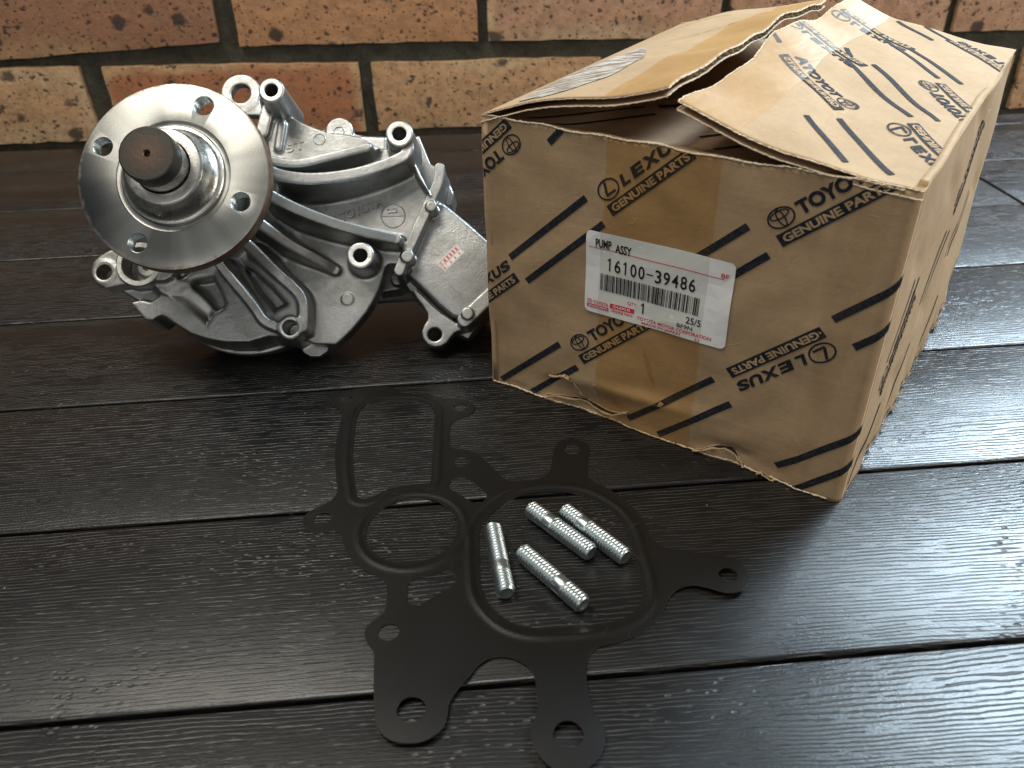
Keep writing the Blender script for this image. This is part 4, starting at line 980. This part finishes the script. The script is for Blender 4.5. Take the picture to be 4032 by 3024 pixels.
# ... and nothing reaches into the box that stands beside it
_q = (PO-BLp)@bx*1000
Zw = (_q + (PX@bx)*xs[:, None, None]+(PY@bx)*ys[None, :, None]+(PN@bx)*zs[None, None, :]).astype(np.float32)
FV[:] = np.maximum(FV, Zw+1.2); del Zw
import openvdb
g = openvdb.FloatGrid(4.0); g.copyFromArray(FV); pts_, quads_ = g.convertToQuads(isovalue=0.0)
pts_ = (pts_*HV+lo3)/1000.
me = bpy.data.meshes.new('casting'); me.from_pydata(pts_.tolist(), [], quads_[:, ::-1].tolist()); me.update()
_c0 = np.array(me.polygons[0].center); _n0 = np.array(me.polygons[0].normal)
vol = sum(((Vector(pts_[q[0]]).cross(Vector(pts_[q[1]]))).dot(Vector(pts_[q[2]]))) for q in quads_[::37, ::-1])
if vol < 0: me.flip_normals()
cast = link('cast_housing', me, M_CAST, pump, PL, smooth=180)
# cast lettering raised from the plate
def raised(body, pA, pB, lv, h, extr, name, parent=cast, slant=0):
    A, B = pp(*pA, lv), pp(*pB, lv); d = B-A; L = np.linalg.norm(d); ang = math.atan2(d[1], d[0])
    v, f = glyphs(body, .015); mn, mx = v.min(0), v.max(0); u = (v-mn)/(mx-mn)*[L, h]; c, s_ = math.cos(ang), math.sin(ang); u = u@np.array([[c, s_], [-s_, c]])+A
    bm = bmesh.new(); vs = [bm.verts.new((p[0]/1000, p[1]/1000, (lv-.2)/1000)) for p in u]
    for q in f:
        try: bm.faces.new([vs[i] for i in q])
        except ValueError: pass
    r = bmesh.ops.extrude_face_region(bm, geom=bm.faces[:])
    for e in r['geom']:
        if isinstance(e, bmesh.types.BMVert): e.co.z += (extr+.2)/1000
    bmesh.ops.recalc_face_normals(bm, faces=bm.faces)
    return link(name, bm2me(bm, name), M_CAST, parent, Matrix.Identity(4))
raised('TOYOTA', c2_(965, 1215), c2_(1290, 1092), .55, 5.2, .5, 'cast_lettering')
raised('22', c2_(1322, 1152), c2_(1398, 1140), .3, 2.8, .4, 'cast_lettering')
raised('5T', c2_(545, 690), c2_(690, 655), 5, 5.0, .5, 'cast_mark')
def tube_ring(c, R, w, z, name, n=48, parent=cast):
    v = []; f = []
    for i in range(n):
        a = 2*math.pi*i/n
        for k in range(8): b = math.pi*2*k/8; rr_ = R+w*math.cos(b); v.append(((c[0]+rr_*math.cos(a))/1000, (c[1]+rr_*math.sin(a))/1000, (z+w*math.sin(b))/1000))
    for i in range(n):
        for k in range(8): f.append((i*8+k, ((i+1) % n)*8+k, ((i+1) % n)*8+(k+1) % 8, i*8+(k+1) % 8))
    return link(name, mesh(name, v, f), M_CAST, parent, smooth=180)
rcn = pp(*c2_(1362, 1170), 0); tube_ring(rcn, 6.9, .42, 0.1, 'cast_ring'); tube_ring(pp(*c2_(797, 582), 5), 3.2, .4, 5.0, 'cast_ring'); tube_ring(pp(*c2_(948, 522), -13), 3.0, .5, -12.9, 'cast_ring')
bmx = boxme((rcn[0]-6.6)/1000, (rcn[0]+6.6)/1000, (rcn[1]-.35)/1000, (rcn[1]+.35)/1000, -.0002, .0005, .0001); link('cast_bar', bmx, M_CAST, cast)
# machined boss faces (thin bright annuli)
for p, lv, R, r_, z0, tp_ in bosses:
    sc_ = PXMM*(1+lv/440); c = pp(*p, lv); Ro = R/sc_-1.0; Ri = r_/sc_+.25
    v, f = lathe([(Ri/1000, (lv-.6)/1000), (Ri/1000, (lv+.06)/1000), ((Ri+.3)/1000, (lv+.14)/1000), ((Ro-.2)/1000, (lv+.14)/1000), (Ro/1000, (lv+.02)/1000)], 48)
    v = [(a+c[0]/1000, b+c[1]/1000, z) for a, b, z in v]; link('boss_face', mesh('boss_face', v, f), M_CASTB, cast, smooth=30)
v, f = lathe([(.0094, .006), (.0095, .0150), (.0098, .0153), (.0122, .0153), (.0124, .0150)], 64); v = [(a+rc_[0]/1000, b+rc_[1]/1000, z) for a, b, z in v]
link('seat_ring', mesh('seat_ring', v, f), M_CASTB, cast, smooth=30)
v, f = lathe([(.0001, .0045), (.0022, .0045), (.0024, .0085), (.0050, .0080), (.0062, .0062), (.0070, .0030), (.0093, .0025)], 48); v = [(a+rc_[0]/1000+.0015, b+rc_[1]/1000, z) for a, b, z in v]
link('bore_insert', mesh('bore_insert', v, f), M_CASTB, cast, smooth=40)
# quality sticker
sq = [pp(*c4(*p), -2.4) for p in ((1575, 485), (1770, 283), (1862, 365), (1668, 563))]
sq = np.array(sq); o_ = sq[3]; ux = sq[2]-sq[3]; uy = sq[0]-sq[3]; SW, SH = np.linalg.norm(ux), np.linalg.norm(uy); sa = math.atan2(ux[1], ux[0])
def st3(u, v, o): 
    q = o_+np.array([u*math.cos(sa)-v*math.sin(sa), u*math.sin(sa)+v*math.cos(sa)]); g_ = 2.0*math.exp(-((q[0]-cc_[0])**2+(q[1]-cc_[1])**2)/900.)
    return Vector((q[0]/1000, q[1]/1000, (-5+g_+.22)/1000+o/1000))
ps = Print(); ps.rect(0, 0, SW, SH); stk = ps.build('inspection_sticker', M_WHITE, pump, st3, 0, step=2.0, label='small white sticker with red stamped grid'); stk.matrix_local = PL
pr = Print()
for a in (.6, SH*.5, SH-.6): pr.rect(.6, a-.09, SW-.6, a+.09)
for a in (.6, SW*.22, SW-.6): pr.rect(a-.09, .6, a+.09, SH-.6)
pr.text('R', 1.0, .9, 1.6, SH*.5-1.5, .01); pr.text('S', 1.0, SH*.5+.5, 1.6, SH*.5-1.5, .01)
for k in range(5): pr.rect(SW*.26+k*SW*.145, SH*.56, SW*.26+k*SW*.145+1.3, SH*.86)
for k in range(3): pr.rect(SW*.38+k*SW*.22, SH*.16, SW*.38+k*SW*.22+.8, SH*.38)
M_PINK = m_plain('faded_red_stamp', (.62, .16, .12), .6)
pr.build('stamp_print', M_PINK, stk, st3, .12, step=2.0)

# ---- flange, hub and shaft
FL_LV = None
fc = c1(845, 862)
def lev_for(px_):      # level at which the axis shows at this picture point
    best = None
    for k in range(0, 1400):
        lv = k*.1; q = pp(*px_, lv); d = q@q
        if best is None or d < best[0]: best = (d, lv, q)
    return best
b = lev_for(fc); ZF = b[1]; fo = b[2]
RF = np.mean([abs(pp(*c1(1590, 862), ZF)[0]-pp(*c1(100, 862), ZF)[0])/2, abs(pp(*c1(845, 150), ZF)[1]-pp(*c1(845, 1575), ZF)[1])/2])
print('pump: flange level', ZF, 'offset', fo, 'R', RF, 'stud', SL)
FC = fo; s_ = RF/745.0
def shift(px_, cpx): return lev_for(px_)[1]
ZH = ZF+13.5; ZS = ZF+31.0
FM = PL@Matrix.Translation((FC[0]/1000, FC[1]/1000, ZF/1000))
def lm(prof, seg=96): v, f = lathe([(r/1000, z/1000) for r, z in prof], seg); return v, f
v, f = lm([(12, -8.6), (RF-1.0, -8.6), (RF-.2, -8.2), (RF, -7.6), (RF, -.9), (RF-.25, -.3), (RF-1.0, 0), (29.2, 0), (28.9, -.5), (27.8, -.7), (26.3, -.6), (26.0, 0), (12, 0), (12, -8.6)], 128)
me = mesh('flange', v, f); bm = bmesh.new(); bm.from_mesh(me); bmesh.ops.remove_doubles(bm, verts=bm.verts, dist=1e-6); bmesh.ops.recalc_face_normals(bm, faces=bm.faces); bm.to_mesh(me); bm.free()
fl = link('pulley_flange', me, M_STEEL, pump, FM)
fl.data.materials.append(M_RUST)
holes = [pp(*c1(x+5, y+4), ZF)-FC for x, y in ((1073, 322), (298, 635), (565, 1375), (1357, 1060))]
HR = RF*.1065
cb = bmesh.new()
for h in holes: bmesh.ops.create_cone(cb, cap_ends=True, segments=40, radius1=HR/1000, radius2=HR/1000, depth=.03, matrix=Matrix.Translation((h[0]/1000, h[1]/1000, 0)))
cut = link('cut', bm2me(cb, 'cut')); cut.parent = pump; cut.matrix_local = FM
mo = fl.modifiers.new('b', 'BOOLEAN'); mo.object = cut; mo.operation = 'DIFFERENCE'; mo.solver = 'EXACT'
bpy.context.view_layer.update(); dg = bpy.context.evaluated_depsgraph_get(); me2 = bpy.data.meshes.new_from_object(fl.evaluated_get(dg)); fl.modifiers.clear(); fl.data = me2
bpy.data.objects.remove(cut)
me2.materials.clear(); me2.materials.append(M_STEEL); me2.materials.append(M_RUST)
for p in me2.polygons:
    r = math.hypot(p.center[0], p.center[1])*1000
    p.material_index = 1 if (r > RF-.9 and abs(p.normal[2]) < .55) else 0
me2.shade_smooth(); me2.set_sharp_from_angle(angle=math.radians(28))
tv, tf = [], []; seg = 32
for i in range(0, 73):
    z = .0-7.0*i/72
    for j in range(seg):
        a = 2*math.pi*j/seg; ph = ((i/72*7/1.5)+j/seg) % 1; r = HR+.02-.75*smooth01(0, 1, 1-abs(ph-.5)*2)*min(1, i/6)
        tv.append((r*math.cos(a)/1000, r*math.sin(a)/1000, z/1000))
for i in range(72):
    for j in range(seg): a = i*seg+j; b2 = i*seg+(j+1) % seg; tf.append((a, b2, b2+seg, a+seg))
tm = mesh('bolt_thread', tv, tf); tm.shade_smooth(); tm.set_sharp_from_angle(angle=math.radians(50))
for h in holes: link('bolt_hole_thread', tm, M_ZINC, fl, Matrix.Translation((h[0]/1000, h[1]/1000, -.0002)))
def hubpart(name, prof, mat, parent=pump, seg=96, sm=28):
    v, f = lm(prof, seg); return link(name, mesh(name, v, f), mat, parent, FM, smooth=sm)
hubpart('hub_collar', [(26.1, -.3), (26.1, .9), (25.5, 1.4), (24.7, 1.5), (24.0, 1.7), (22.9, 2.6), (21.7, 4.3), (20.8, 6.4), (20.2, 8.8), (19.8, 12.6), (18.9, 13.3), (18.3, 13.5), (14.0, 13.5), (13.8, 13.0), (13.75, 8)], M_HUB)
R_S = pp(*c1(845, 700), ZS)[0]-pp(*c1(640, 700), ZS)[0]
hubpart('shaft', [(13.2, 5), (13.2, ZS-ZF-9.5), (12.9, ZS-ZF-9.0), (12.9, ZS-ZF-8.6)], M_HUB)
hubpart('shaft_end', [(12.9, ZS-ZF-9.2), (R_S+1, ZS-ZF-8.6), (R_S+1, ZS-ZF-1.6), (R_S+.8, ZS-ZF-.4), (R_S+.1, ZS-ZF), (1.9, ZS-ZF), (1.4, ZS-ZF-.6), (1.0, ZS-ZF-2.6), (.01, ZS-ZF-3.2)], M_SHAFT)
hubpart('bearing_neck', [(15.5, -8.7), (15.5, -12), (22, -13), (22, -(ZF-33))], M_CASTB)
